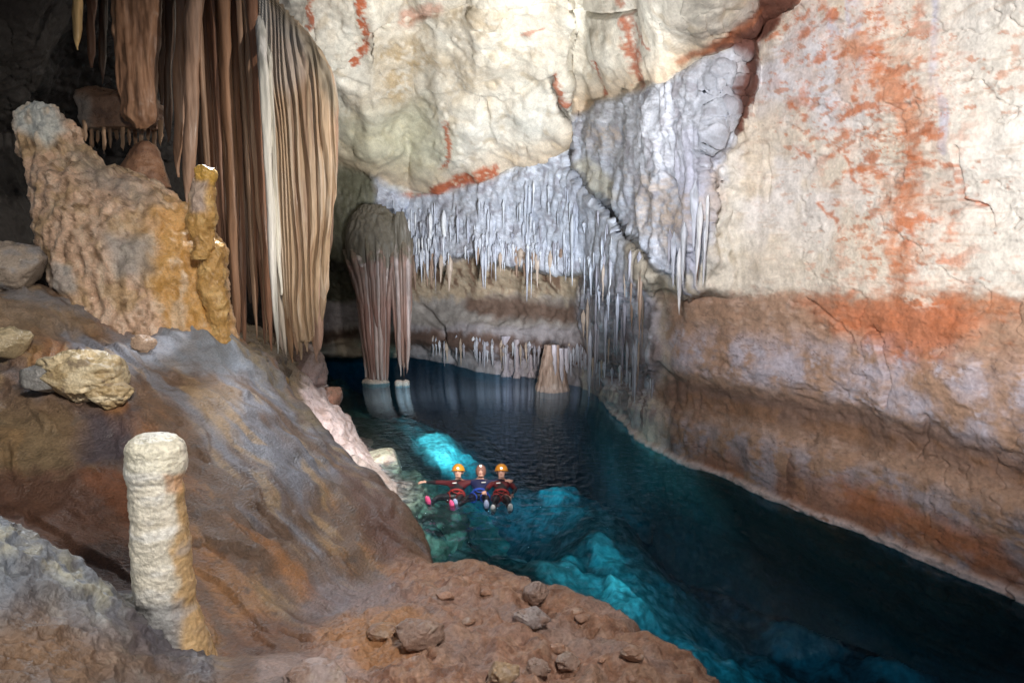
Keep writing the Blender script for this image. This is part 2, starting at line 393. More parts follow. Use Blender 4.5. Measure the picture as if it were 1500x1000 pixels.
mixc(C, upper*zone*sm(nB+nA*.5, -.3, .6), (.62, .44, .33), .45)
mixc(C, upper*zone*patch, OR, .85)
vein = 1-sm(np.abs(fbm(P*np.array([2.3, 2.3, 4.6]), 5, 67)), .0, .055)
mixc(C, upper*zone*vein*sm(fbm(P*np.array([1.3, 1.3, 2.2]), 3, 68)+.3*nF, -.05, .25), OR, .8)
mixc(C, upper*area(u, v, [(1090,0),(1500,0),(1500,430),(1200,430),(1100,200)], 60)*sm(fbm(P*np.array([4.5, 4.5, 9]), 4, 69)+.4*fbm(P*.8, 2, 70), .32, .55), (.50, .20, .10), .7)
d, tt = seg_dist(u+nB*16, v+nC*10, [(1265,70),(1290,95),(1320,130),(1338,175),(1330,230),(1335,300),(1322,380),(1330,450)])
mixc(C, upper*(1-sm(d, 4, 30))*sm(nC*.6+nB*.5+nF*.5, -.7, .15), OR, .9)
mixc(C, upper*(1-sm(d, 10, 90))*sm(nB+nF*.4, -.5, .5), (.62, .40, .28), .4)
mixc(C, upper*(1-sm(d, 10, 70))*sm(fbm(P*np.array([2.2, 2.2, 9]), 4, 62)+.3*nF, .12, .6), OR, .7)
for poly in ([(1340,240),(1400,245),(1408,290),(1440,302)], [(1225,215),(1240,232),(1248,252),(1268,283)], [(1262,130),(1260,165),(1290,178)], [(1170,215),(1190,232)], [(1160,150),(1185,170)], [(1205,300),(1225,330),(1235,350)], [(1250,250),(1300,255)], [(1120,60),(1190,20)]):
    mixc(C, upper*stroke(u+nB*12, v+nC*9, poly, 2, 5)*sm(nC, -.4, .1), OR, .8)
mixc(C, upper*sm(fbm(P*np.array([1.5, 1.5, 12]), 3, 64), .3, .55), (.50, .40, .32), .45)
mixc(C, upper*frac, (.25, .2, .17), .5)
mixc(C, upper*sm(vw-rowV[:, 2], -30, 0)*sm(nC, -.4, .3), (.74, .70, .64), .5)
# right wall, under the ledge line
Rl = sm(uw, 940, 1000)*sm(vw-rowV[:, 2]+nC*9+nB*5, -6, 16)
mixc(C, Rl, (.36, .225, .155), .95)
mixc(C, Rl*sm(nC+nB, .1, .6), (.46, .34, .28), .6)
mixc(C, Rl*sm(-nC+.4*nB, .1, .6), (.22, .15, .11), .6)
vr = (vw-rowV[:, 3])/(rowV[:, 4]-rowV[:, 3])          # 0 at the ledge line, 1 at the lip of the notch
mixc(C, Rl*(1-sm(vr, .15, .5))*sm(uw, 1150, 1250)*sm(nB*.7+nA*.6+nF*.4, -.5, .4), (.45, .17, .075), .8)
mixc(C, Rl*area(u+nB*22, v+nC*16, [(1180,440),(1400,430),(1440,470),(1400,520),(1310,530),(1260,500)], 25), (.47, .145, .06), .7)
mixc(C, Rl*area(u+nB*22, v+nC*16, [(1320,430),(1380,425),(1390,450),(1340,455)], 8)*sm(nC, -.2, .2), (.64, .58, .5), .8)
mixc(C, Rl*sm(vr, .30, .75)*(1-sm(vr, 1.0, 1.25))*sm(nB+.25*nF+.5*nA, -.6, .7), (.43, .41, .49), .85)
mixc(C, Rl*sm(vr, .3, .6)*sm(fbm(P*np.array([3, 3, 2.4]), 4, 66)+.5*nF, .25, .8)*(1-sm(vr, 1.0, 1.2)), (.56, .54, .63), .55)
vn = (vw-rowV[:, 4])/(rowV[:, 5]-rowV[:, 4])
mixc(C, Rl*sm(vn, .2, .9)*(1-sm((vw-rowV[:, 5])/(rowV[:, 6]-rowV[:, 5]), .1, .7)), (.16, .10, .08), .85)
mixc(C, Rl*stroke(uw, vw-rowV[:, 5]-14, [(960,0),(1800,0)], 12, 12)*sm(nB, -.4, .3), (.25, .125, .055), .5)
vb = (vw-rowV[:, 5])/(rowV[:, 7]-rowV[:, 5])          # 0 in the notch, 1 at the water
mixc(C, Rl*sm(vb, .25, .5)*sm(nB+nC*.6, -.4, .3), (.34, .31, .35), .85)
mixc(C, Rl*sm(vb, .25, .6)*sm(nS, .1, .5), (.33, .26, .24), .7)
mixc(C, Rl*sm(vb, .45, .8)*sm(nA+nB*.5, -.25, .3), (.35, .17, .095), .8)
mixc(C, Rl*area(u+nB*24, v+nC*14, [(1230,700),(1330,745),(1460,790),(1500,840),(1340,785),(1250,745)], 18), (.37, .135, .055), .8)
mixc(C, Rl*area(u+nB*20, v, [(1095,650),(1160,660),(1165,725),(1100,715)], 14)*sm(nS+nC*.3, .0, .35), (.14, .07, .05), .8)
mixc(C, Rl*area(u+nB*20, v, [(985,590),(1010,600),(1012,680),(985,670)], 10)*sm(nS, -.1, .3), (.14, .08, .06), .8)
rim = sm(P2[:, 2]+.03*nC, -.04, .0)*(1-sm(P2[:, 2]+.06*nB+.03*nC, .10, .17))*sm(uw, 860, 950)
mixc(C, rim*sm(nC, -.9, -.1), (.66, .56, .55), .9)
P2 += Nn*(rim*0.10)[:, None]
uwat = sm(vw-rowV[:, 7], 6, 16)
mixc(C, uwat*(1-rim)*sm(u, 640, 700), (.10, .12, .11), .85)  # submerged wall painted darker to dim the lamplight on it
mixc(C, crk*(.7), (.06, .055, .05), 1)  # near-black along the crack: the gap's shade put into the colour
frac2 = 1-sm(np.abs(fbm(P*np.array([.9, .9, 2.6]), 5, 42)), 0.0, .022)
mixc(C, Rl*frac2*sm(nB+.3, -.2, .3), (.12, .07, .05), .6)
mixc(C, massonly*sm(nF+.4*nC, .25, .5), (.25, .25, .29), .5)
mixc(C, area(u+nC*8, v+nB*8, [(1010,82),(1060,52),(1100,22),(1118,-30),(1190,-30),(1150,22),(1112,66),(1106,110),(1108,130),(1085,192),(1070,196),(1066,150),(1090,80),(1060,72)], 5), (.13, .040, .024), .95)
mixc(C, stroke(u+nC*6, v+nB*4, [(1000,88),(1060,56),(1110,12)], 5, 7), (.45, .17, .08), .7)
mixc(C, stroke(u+w1*5, v+w2*5, [(1095,60),(1098,100),(1085,150),(1072,195)], 4, 5), (.05, .02, .015), .7)
C *= (1+.16*fbm(P*7, 4, 55)+.10*fbm(P*np.array([16, 16, 5]), 3, 56))[:, None]
C *= (1-.45*sm(-flake+.3*nC, .35, .8)*patchy*.5)[:, None]
mixc(C, stroke(u+w1*6, v+w2*6, CRACK[7:], 3, 5)*sm(nzc, -.5, .2), (.10, .08, .07), .6)
C = np.clip(C, .01, .95)

idx = np.arange(nu*nv).reshape(nv, nu)
quads = np.stack([idx[:-1, :-1], idx[1:, :-1], idx[1:, 1:], idx[:-1, 1:]], -1).reshape(-1, 4)
q0 = quads[:, 0]
keep = v[q0] < rowV[q0, 7]+170
isceil = ceil_m[q0] > 0.5
def sub(Fq):
    ids, inv = np.unique(Fq, return_inverse=True)
    return ids, inv.reshape(Fq.shape)
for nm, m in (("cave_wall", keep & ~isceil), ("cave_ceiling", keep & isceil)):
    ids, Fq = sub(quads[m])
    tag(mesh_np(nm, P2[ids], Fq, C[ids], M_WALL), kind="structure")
WALLP = P2.reshape(nv, nu, 3)
def wall_pt(uu, vv):
    return WALLP[int(round((vv-VV[0])/dv)), int(round((uu-UU[0])/du))].astype(float)

# ------------------------------------------------------------------ slope and near floor (one sheet of flowstone)
CTRL = [  # photo u, v, distance Y
 (0,1000,2.3),(200,1000,2.75),(350,1000,2.95),(500,1000,3.1),(650,1000,3.2),(850,1000,3.3),(985,1005,3.45),
 (0,900,2.6),(0,785,2.95),(60,818,2.98),(120,856,3.05),(200,912,3.25),(260,950,3.35),(-150,760,2.6),(-150,900,2.4),(-150,1000,2.2),
 (40,730,4.7),(130,790,4.3),(180,860,3.95),(80,690,4.9),(200,720,4.9),(-150,690,4.6),
 (60,640,5.2),(150,620,5.4),(20,600,5.5),(-150,600,5.4),(-150,500,6.3),(60,520,6.2),(200,560,6.0),(150,490,7.2),(0,425,7.4),(100,440,7.4),(220,487,7.4),(300,490,7.6),(340,500,7.8),
 (250,560,6.3),(300,640,5.7),(300,760,4.7),(300,860,4.1),(320,930,3.7),(360,600,6.3),(380,700,5.4),(400,800,4.75),(420,880,4.3),(470,700,5.9),(500,800,5.1),(520,870,4.6),(420,960,3.6),
 (560,900,4.1),(640,930,3.75),(760,930,3.85),(850,950,3.8),(560,860,4.75)]
EDGE = [(1030,1045,3.35),(1000,1006,3.52),(968,972,3.7),(925,945,3.9),(888,918,4.1),(855,900,4.25),(825,879,4.4),(785,866,4.52),(740,856,4.6),(680,846,4.7),(620,838,4.85),(597,832,5.0),(588,800,5.25),(575,765,5.55),(555,730,5.85),(520,695,6.3),(490,672,6.6),(450,625,7.2),(420,585,7.6),(395,550,7.9),(365,520,8.2),(335,497,8.5),(280,486,8.7),(160,470,8.8),(40,425,8.8),(-200,400,8.8)]
cp = np.array([at(*c) for c in CTRL+EDGE])
def tps_fit(X, z, lam=0.002):
    n = len(X); d = np.hypot(X[:, None, 0]-X[None, :, 0], X[:, None, 1]-X[None, :, 1])
    K = np.where(d > 0, d*d*np.log(d+1e-12), 0)+lam*np.eye(n)
    Q = np.c_[np.ones(n), X]; A = np.block([[K, Q], [Q.T, np.zeros((3, 3))]])
    return np.linalg.solve(A, np.r_[z, 0, 0, 0])
def tps_eval(w, X, q):
    out = np.empty(len(q)); n = len(X)
    for s in range(0, len(q), 40000):
        c = q[s:s+40000]; d = np.hypot(c[:, None, 0]-X[None, :, 0], c[:, None, 1]-X[None, :, 1])
        out[s:s+40000] = (d*d*np.log(d+1e-12))@w[:n]+w[n]+c@w[n+1:]
    return out
wt = tps_fit(cp[:, :2], cp[:, 2])
exy = np.array([at(*e)[:2] for e in EDGE])
land = [tuple(p) for p in exy]+[(-14, 9.0), (-14, 0.2), (exy[0][0], 0.2)]
nph, nyy = 640, 620
ph = np.linspace(-1.15, 0.62, nph); yy = np.exp(np.linspace(math.log(1.2), math.log(13.0), nyy))
gph, gy = np.meshgrid(ph, yy); X = (gph*gy).ravel(); Yq = gy.ravel()
q = np.stack([X, Yq], 1)
wob = fbm(np.stack([X*1.3, Yq*1.3, 0*X], 1), 4, 71)*0.12
dist, par = seg_dist(X, Yq, [tuple(p) for p in exy])
ins = inside(X, Yq, land)
# nearest point on the edge for what lies beyond it
best = np.full(len(X), 1e9); near = q.copy()
for k in range(len(exy)-1):
    a, b = exy[k], exy[k+1]; ab = b-a; t = np.clip(((q-a)@ab)/(ab@ab), 0, 1); pt = a+t[:, None]*ab
    d = np.hypot(*(q-pt).T); m = d < best; best[m] = d[m]; near[m] = pt[m]
qe = np.where(ins[:, None], q, near)
z = tps_eval(wt, cp[:, :2], qe)
outd = np.where(ins, 0, dist)
outd = np.maximum(outd+wob*sm(outd, 0, .15), 0)
z -= np.where(outd < .35, 2.6*outd**2/.7, 2.6*(outd-.175))
T = np.stack([X, Yq, z], 1).astype(np.float32)
# keep the sheet from running far under the water
Tn = grid_normals(T, nyy, nph); Tn *= np.sign(Tn[:, 2:3])
tu, tv = project(T)
gully = fbm(T*np.array([2.2, 1.0, 1.0]), 4, 72)
near_floor = area(tu+gully*25, tv+gully*10, [(430,1100),(470,940),(560,870),(600,830),(720,840),(1100,960),(1150,1100)], 25)*(1-sm(Yq, 5.2, 5.6))
fgl = area(tu, tv+gully*12, [(-400,760),(0,768),(60,800),(120,838),(200,895),(300,940),(330,1100),(-400,1100)], 12)*(1-sm(Yq, 3.6, 3.9))
TF = np.stack([.6*X+.8*Yq+.25*fbm(T*.8, 3, 84), .8*X-.6*Yq, z], 1)
flow = ridged(np.stack([(.6*X+.8*Yq)*1.7, (.8*X-.6*Yq)*.42, z*.6], 1), 4, 73)
hgt = 0.07*fbm(T*1.5, 3, 74)*(1-.3*near_floor)*(1-.8*fgl)+0.040*flow*(1-near_floor)*(1-fgl)+0.06*terr(fbm(TF*np.array([2.6, .6, 1.]), 4, 89), 1.6, .1)*(1-near_floor)*(1-fgl)+0.010*fbm(T*6, 4, 75)
hgt += near_floor*(0.055*ridged(T*3.2, 5, 76)+0.05*terr(fbm(T*2.4, 4, 87), 2.5, .12)+0.03*fbm(T*9, 4, 77))
hgt += fgl*(0.035*ridged(T*np.array([5, 5, 3]), 4, 78)+0.015*fbm(T*18, 3, 79))
knob = area(tu, tv, [(330,500),(380,530),(430,600),(480,680),(420,600),(380,560)], 12)
hgt += knob*0.05*ridged(T*4, 3, 80)
T2 = T+Tn*hgt[:, None]
TC = np.tile(np.array([.15, .095, .065], np.float32), (len(X), 1))
sA = fbm(TF*np.array([1.9, .45, .5]), 5, 81); sB = fbm(TF*np.array([5.5, 1.1, 1.6]), 4, 82); sC = fbm(T*9, 4, 83)
mixc(TC, sm(sA+.4*sB, -.05, .4), (.20, .225, .28), .72)            # slate blue streaks put the wet crust's sheen into the colour
mixc(TC, sm(sB-.2*sA, .1, .45), (.34, .225, .11), .75)
mixc(TC, sm(-sA+.5*sB, .2, .6), (.27, .12, .05), .7)
mixc(TC, sm(sC, .25, .6), (.09, .075, .07), .6)
def tp(poly, so, col, k, n=None):
    m = area(tu+sB*24, tv+sC*12+sA*10, poly, so)
    if n is not None: m = m*n
    mixc(TC, m, col, k)
fl_all = 1-near_floor
tp([(150,480),(330,480),(420,560),(460,640),(380,560),(200,530)], 18, (.25, .30, .37), .75)
tp([(320,770),(380,790),(430,840),(480,900),(440,890),(380,830)], 12, (.30, .125, .035), .8)
tp([(-50,600),(90,610),(110,690),(60,720),(-50,700)], 35, (.24, .175, .09), .6)
tp([(110,600),(190,610),(200,680),(120,690)], 20, (.06, .055, .075), .8)
tp([(-50,700),(120,690),(200,700),(240,800),(200,890),(120,840),(-50,770)], 12, (.115, .055, .035), .9)
tp([(120,690),(190,700),(190,770),(140,730)], 10, (.17, .065, .03), .8)
tp([(270,560),(330,570),(350,660),(290,640)], 15, (.30, .21, .13), .6)
tp([(-100,420),(110,440),(160,490),(60,500),(-100,510)], 14, (.25, .18, .12), .8)
tp([(-100,430),(140,440),(160,470),(60,455)], 8, (.18, .19, .22), .7)
tp([(330,500),(350,500),(440,600),(470,640),(440,630),(390,570)], 8, (.24, .18, .10), .8)
tp([(480,670),(560,730),(600,830),(560,830),(520,760)], 12, (.13, .065, .05), .8)
tp([(330,930),(470,900),(560,940),(520,1010),(340,1010)], 20, (.10, .05, .035), .7)
mixc(TC, fgl, (.14, .165, .20), .88)
mixc(TC, fgl*sm(sC+sB*.5, .1, .5), (.32, .35, .36), .75)
tp([(-60,765),(0,775),(60,812),(130,850),(210,905),(200,925),(110,875),(40,835),(-60,800)], 8, (.36, .34, .25), .7, sm(sC+fbm(T*16, 3, 86)*.6, -.3, .3))
mixc(TC, fgl*sm(-sB, .0, .4), (.09, .085, .09), .75)
mixc(TC, fgl*sm(-sA, .1, .5), (.24, .19, .11), .5)
tp([(-50,930),(60,900),(120,930),(240,960),(330,1010),(-50,1050)], 60, (.19, .105, .05), .8)
tp([(160,900),(250,940),(330,960),(300,1000),(180,960)], 20, (.085, .08, .10), .75)
mixc(TC, near_floor, (.30, .155, .095), .95)
mixc(TC, near_floor*sm(sC+.4*sB, .0, .45), (.36, .225, .155), .75)
mixc(TC, near_floor*sm(-sC+.3*sB, .1, .5), (.17, .08, .05), .8)
mixc(TC, near_floor*sm(fbm(T*22, 3, 88), .1, .4), (.44, .29, .22), .5)
mixc(TC, near_floor*sm(sA, .1, .5), (.29, .22, .20), .5)
tp([(470,930),(560,900),(640,930),(600,980),(500,990)], 18, (.37, .18, .07), .7)
tp([(380,985),(520,960),(560,1010),(380,1020)], 12, (.38, .29, .27), .6)
tp([(440,860),(560,850),(600,870),(560,920),(450,900)], 14, (.22, .17, .17), .7)
TC = np.clip(TC, .01, .9)
idx = np.arange(nph*nyy).reshape(nyy, nph)
tq = np.stack([idx[:-1, :-1], idx[:-1, 1:], idx[1:, 1:], idx[1:, :-1]], -1).reshape(-1, 4)
tq = tq[T2[tq[:, 0], 2] > -1.6]
ids, Fq = sub(tq)
tag(mesh_np("flowstone_slope", T2[ids], Fq, TC[ids], M_SLOPE), kind="structure")
def ground(uq, vq):
    """point of the slope that shows at photo pixel (u, v)"""
    d = np.hypot(gU-uq, gV-vq); d[~gM] = 1e9
    cand = np.where(d < d.min()+2.5)[0]
    k = cand[np.argmin(T2[cand, 1])]
    return T2[k].astype(float)
gU, gV = project(T2); gM = T2[:, 2] > 0.3

# ------------------------------------------------------------------ shore of the far left bank
SH = [(545,668,0),(520,640,0),(490,605,0),(470,570,0),(452,548,0),(470,530,0),(560,692,0),(575,720,0)]
bp = [at_z(a, b, c) for a, b, c in SH]
for a, b, yv in ((500,640,15.3),(470,590,17.0),(445,560,17.2),(420,560,15.0),(430,600,14.4),(445,640,13.6),(400,545,13.6),(380,520,14.5),(470,650,14.2),(500,668,14.2),(430,530,20.0),(380,500,18.0),(330,500,14.0),(300,490,18.0),(440,528,24.0)):
    bp.append(at(a, b, yv))
for x, yv, zz in ((-8, 8, 2.2), (-5.5, 9, 1.4), (-12, 12, 3.0), (-12, 20, 3.0), (-1.2, 10.5, -1.8), (0, 14, -2.5), (-1, 18, -2.5), (-3, 22, -2), (-6, 27, -1.5), (-10, 26, 1.5), (-1.8, 12, -1.0)):
    bp.append((x, yv, zz))
bp = np.array(bp); wb = tps_fit(bp[:, :2], bp[:, 2], 0.01)
bx = np.linspace(-11, -0.2, 330); by = np.linspace(8.5, 28, 420)
gx, gy2 = np.meshgrid(bx, by); q = np.stack([gx.ravel(), gy2.ravel()], 1)
bz = tps_eval(wb, bp[:, :2], q)
B = np.stack([q[:, 0], q[:, 1], bz], 1).astype(np.float32)
Bn = grid_normals(B, 420, 330); Bn *= np.sign(Bn[:, 2:3])
hb = 0.16*ridged(B*np.array([.8, .45, .8]), 3, 91)+0.24*terr(fbm(B*np.array([1.1, .5, .8]), 4, 96), 2, .12)+0.06*fbm(B*2.6, 4, 92)+0.02*fbm(B*7, 3, 93)
hb *= sm(np.abs(B[:, 2]), -.2, .6)
B2 = B+Bn*hb[:, None]
bu, bv = project(B2)
BC = np.tile(np.array([.20, .15, .10], np.float32), (len(B), 1)); b1 = fbm(B*1.8, 4, 94); b2 = fbm(B*5, 3, 95)
mixc(BC, sm(b1, -.1, .4), (.28, .20, .11), .7); mixc(BC, sm(-b2, .1, .5), (.11, .085, .065), .7)
mixc(BC, sm(bu+b1*12, 438, 452), (.60, .51, .50), .95)
mixc(BC, sm(bu+b1*12, 438, 452)*sm(b2, .0, .4), (.36, .24, .19), .6)
mixc(BC, area(bu, bv, [(395,590),(430,600),(440,650),(410,640)], 8), (.40, .22, .05), .7)
mixc(BC, sm(-B2[:, 2], .02, .3), (.46, .47, .36), .9)
mixc(BC, sm(-B2[:, 2], .02, .3)*sm(b2+b1, .1, .5), (.20, .22, .17), .7)
idx = np.arange(330*420).reshape(420, 330)
bq = np.stack([idx[:-1, :-1], idx[:-1, 1:], idx[1:, 1:], idx[1:, :-1]], -1).reshape(-1, 4)
bq = bq[B2[bq[:, 0], 2] > -2.6]
ids, Fq = sub(bq)
tag(mesh_np("rocky_shore", B2[ids], Fq, np.clip(BC[ids], .01, .9), M_FORM), kind="structure")

# ------------------------------------------------------------------ pool bed and water
px_ = np.linspace(-11, 13, 420); py_ = np.linspace(2.0, 31, 460)
gx, gy3 = np.meshgrid(px_, py_)
bedp = [at_z(*c) for c in ((560,700,-.3),(585,760,-.5),(600,800,-.9),(620,700,-.9),(640,760,-1.5),(560,640,-.3),(640,640,-1.6),(690,660,-1.6),(720,640,-3),(660,600,-3.5),(780,640,-4),(750,720,-3.2),(700,790,-3.2),(660,830,-3),(640,560,-4),(760,570,-4),
        (800,720,-2.6),(860,780,-2.2),(900,760,-2.3),(920,860,-2.2),(880,850,-2.2),(760,820,-2.4),(980,760,-3.5),(1000,850,-4),(1100,900,-4),(1200,850,-3.5),(1050,740,-3),(1300,900,-3.6),(1400,950,-3.6),(1100,980,-4))]
bedp += [(-10, 28, -3), (10, 28, -4), (10, 4, -4), (0, 3, -3), (-8, 12, -1)]
bedp = np.array(bedp); wbed = tps_fit(bedp[:, :2], bedp[:, 2], .02)
q = np.stack([gx.ravel(), gy3.ravel()], 1)
zb = np.clip(tps_eval(wbed, bedp[:, :2], q), -5, -.15)
D = np.stack([q[:, 0], q[:, 1], zb], 1).astype(np.float32)
def bump(uu, vv, z0, rx, ry, h):
    x0, y0, _ = at_z(uu, vv, z0)
    r = np.hypot((D[:, 0]-x0)/rx, (D[:, 1]-y0)/ry)+.30*fbm(D*np.array([1.5, 1.5, 0]), 4, 101)
    return h*(1-sm(r, .2, 1.15))
DF = D*np.array([1, 1, 0.])
hb = .40*fbm(DF*.5, 3, 102)+.22*fbm(DF*1.2, 4, 103)+.05*fbm(DF*4, 4, 104)
blocks = bump(652,662,-1.3,1.0,1.6,.30)+bump(885,800,-2.1,.55,1.1,.22)+bump(905,855,-2.1,.42,.5,.16)+bump(760,815,-2.4,.42,.6,.2)+bump(830,830,-2.4,.5,.5,.18)+bump(820,730,-2.8,.8,1.4,.3)+bump(1050,760,-3,1.2,1.0,.4)+bump(1180,900,-3.2,1,1,.4)+bump(1330,940,-3.2,.9,.8,.4)
D[:, 2] += hb*sm(-D[:, 2], .1, 1.2)+blocks
D[:, 2] = np.minimum(D[:, 2], -.12)
DC = np.tile(np.array([.22, .24, .23], np.float32), (len(D), 1)); d1 = fbm(D*1.0, 4, 105); d2 = fbm(D*3.5, 4, 106)
mixc(DC, sm(d1+d2*.4, .0, .4), (.10, .11, .10), .8); mixc(DC, sm(-d2, .0, .3), (.07, .075, .07), .8); mixc(DC, sm(fbm(D*np.array([6, 6, 2]), 4, 107), .1, .35), (.08, .09, .085), .7)  # bed blotches, with broken ripple reflections partly put into their colour
mixc(DC, sm(blocks+.06*d2+.05*d1, .05, .20), (.58, .62, .56), .9)  # pale blocks on a dark bed put the lamplit pools into colour
mixc(DC, sm(blocks, .02, .2)*sm(d2+d1*.4, .1, .5), (.34, .38, .36), .7)
idx = np.arange(420*460).reshape(460, 420)
dq = np.stack([idx[:-1, :-1], idx[:-1, 1:], idx[1:, 1:], idx[1:, :-1]], -1).reshape(-1, 4)
tag(mesh_np("pool_bed", D, dq, np.clip(DC, .01, .9), M_BED), kind="structure")

wm = bpy.data.materials.new("pool_water"); wm.use_nodes = True
nt = wm.node_tree; N = nt.nodes; L = nt.links
N.remove(N["Principled BSDF"]); out = N["Material Output"]
tr = N.new("ShaderNodeBsdfTransparent"); gl = N.new("ShaderNodeBsdfGlossy"); gl.inputs["Roughness"].default_value = 0.02
gl.inputs["Color"].default_value = (.50, .66, .82, 1)
fr = N.new("ShaderNodeFresnel"); fr.inputs["IOR"].default_value = 1.33
mx = N.new("ShaderNodeMixShader")
geo = N.new("ShaderNodeNewGeometry")
dpos = at_z(700, 725, 0)
vd = N.new("ShaderNodeVectorMath"); vd.operation = 'DISTANCE'; vd.inputs[1].default_value = dpos
L.new(geo.outputs["Position"], vd.inputs[0])
mr = N.new("ShaderNodeMapRange"); mr.inputs[1].default_value = 1.5; mr.inputs[2].default_value = 7.0; mr.inputs[3].default_value = 0.9; mr.inputs[4].default_value = 0.06
L.new(vd.outputs["Value"], mr.inputs[0])
wn = N.new("ShaderNodeTexNoise"); wn.inputs["Scale"].default_value = 4.5; wn.inputs["Detail"].default_value = 4
L.new(geo.outputs["Position"], wn.inputs["Vector"])
bpn = N.new("ShaderNodeBump"); bpn.inputs["Distance"].default_value = 0.30
L.new(wn.outputs[0], bpn.inputs["Height"]); L.new(mr.outputs[0], bpn.inputs["Strength"])
L.new(bpn.outputs[0], gl.inputs["Normal"]); L.new(bpn.outputs[0], fr.inputs["Normal"])
L.new(fr.outputs[0], mx.inputs[0]); L.new(tr.outputs[0], mx.inputs[1]); L.new(gl.outputs[0], mx.inputs[2])
L.new(mx.outputs[0], out.inputs["Surface"])
va = N.new("ShaderNodeVolumeAbsorption"); va.inputs["Color"].default_value = (0.0, .69, .79, 1); va.inputs["Density"].default_value = 0.5
L.new(va.outputs[0], out.inputs["Volume"])
wx0, wx1, wy0, wy1, wz0 = -16, 16, 1.5, 36, -7
WV = [(wx0,wy0,0),(wx1,wy0,0),(wx1,wy1,0),(wx0,wy1,0),(wx0,wy0,wz0),(wx1,wy0,wz0),(wx1,wy1,wz0),(wx0,wy1,wz0)]
WF = [(0,1,2,3),(7,6,5,4),(0,4,5,1),(1,5,6,2),(2,6,7,3),(3,7,4,0)]
tag(mesh_np("pool_water", WV, WF, None, wm, smooth=False), kind="structure")

# ------------------------------------------------------------------ solids of stacked rings
def smooth_interp(x, xp, fp):
    xp = np.asarray(xp, float); fp = np.asarray(fp, float)
    h = np.diff(xp); s = np.diff(fp)/h; m = np.zeros(len(xp))
    m[1:-1] = np.where(s[:-1]*s[1:] > 0, 2*s[:-1]*s[1:]/(s[:-1]+s[1:]+1e-12), 0); m[0] = s[0]; m[-1] = s[-1]
    k = np.clip(np.searchsorted(xp, x)-1, 0, len(h)-1); t = (x-xp[k])/h[k]
    return (fp[k]*(1+2*t)*(1-t)**2+fp[k+1]*t*t*(3-2*t)+h[k]*(m[k]*t*(1-t)**2-m[k+1]*t*t*(1-t)))
def ring_solid(rows, Y, aspect=.8, nseg=96, nring=120, dispf=None, colf=None, cap=True, Yrows=None):
    vs = [r[0] for r in rows]
    t = np.linspace(0, 1, nring)
    if cap: t = .5-.5*np.cos(np.pi*t)*(.75)-.0; t = (t-t[0])/(t[-1]-t[0])
    vv = vs[0]+(vs[-1]-vs[0])*t
    ul = smooth_interp(vv, vs, [r[1] for r in rows]); ur = smooth_interp(vv, vs, [r[2] for r in rows])
    Yv = np.full(nring, Y, float) if Yrows is None else smooth_interp(vv, vs, Yrows)
    ang = np.linspace(0, 2*np.pi, nseg, endpoint=False)
    V = []; S = []
    for k in range(nring):
        c = at((ul[k]+ur[k])/2, vv[k], Yv[k]); w = max((ur[k]-ul[k])/2*pxm(vv[k], Yv[k]), .001)
        V.append(np.stack([c[0]+w*np.cos(ang), c[1]+w*aspect*np.sin(ang), np.full(nseg, c[2])], 1))
    V = np.array(V)
    Nr = grid_normals_wrap(V)
    V = V.reshape(-1, 3); Nr = Nr.reshape(-1, 3)
    if dispf is not None: V = V+Nr*dispf(V)[:, None]
    top = V[:nseg].mean(0); bot = V[-nseg:].mean(0)
    Vall = np.vstack([V, top, bot]); nt_ = len(V)
    F = []
    i = np.arange(nring-1)[:, None]*nseg; j = np.arange(nseg)[None, :]; j1 = (j+1) % nseg
    F = np.stack([i+j, i+nseg+j, i+nseg+j1, i+j1], -1).reshape(-1, 4)
    j = np.arange(nseg); j1 = (j+1) % nseg
    # close the ends with quads folded on the centre
    ft = np.stack([np.full(nseg, nt_), j, j1, np.full(nseg, nt_)], 1)
    fb = np.stack([np.full(nseg, nt_+1), (nring-1)*nseg+j1, (nring-1)*nseg+j, np.full(nseg, nt_+1)], 1)
    col = colf(Vall) if colf is not None else None
    return Vall, F, ft, fb, col
def grid_normals_wrap(V):
    a = (np.roll(V, -1, 1)-np.roll(V, 1, 1)); b = np.gradient(V, axis=0)
    n = np.cross(a, b); n /= (np.linalg.norm(n, axis=2, keepdims=True)+1e-9)
    c = V.mean(1, keepdims=True)
    s = np.sign(((V-c)*n).sum(2).mean())
    return n*(s if s != 0 else 1)
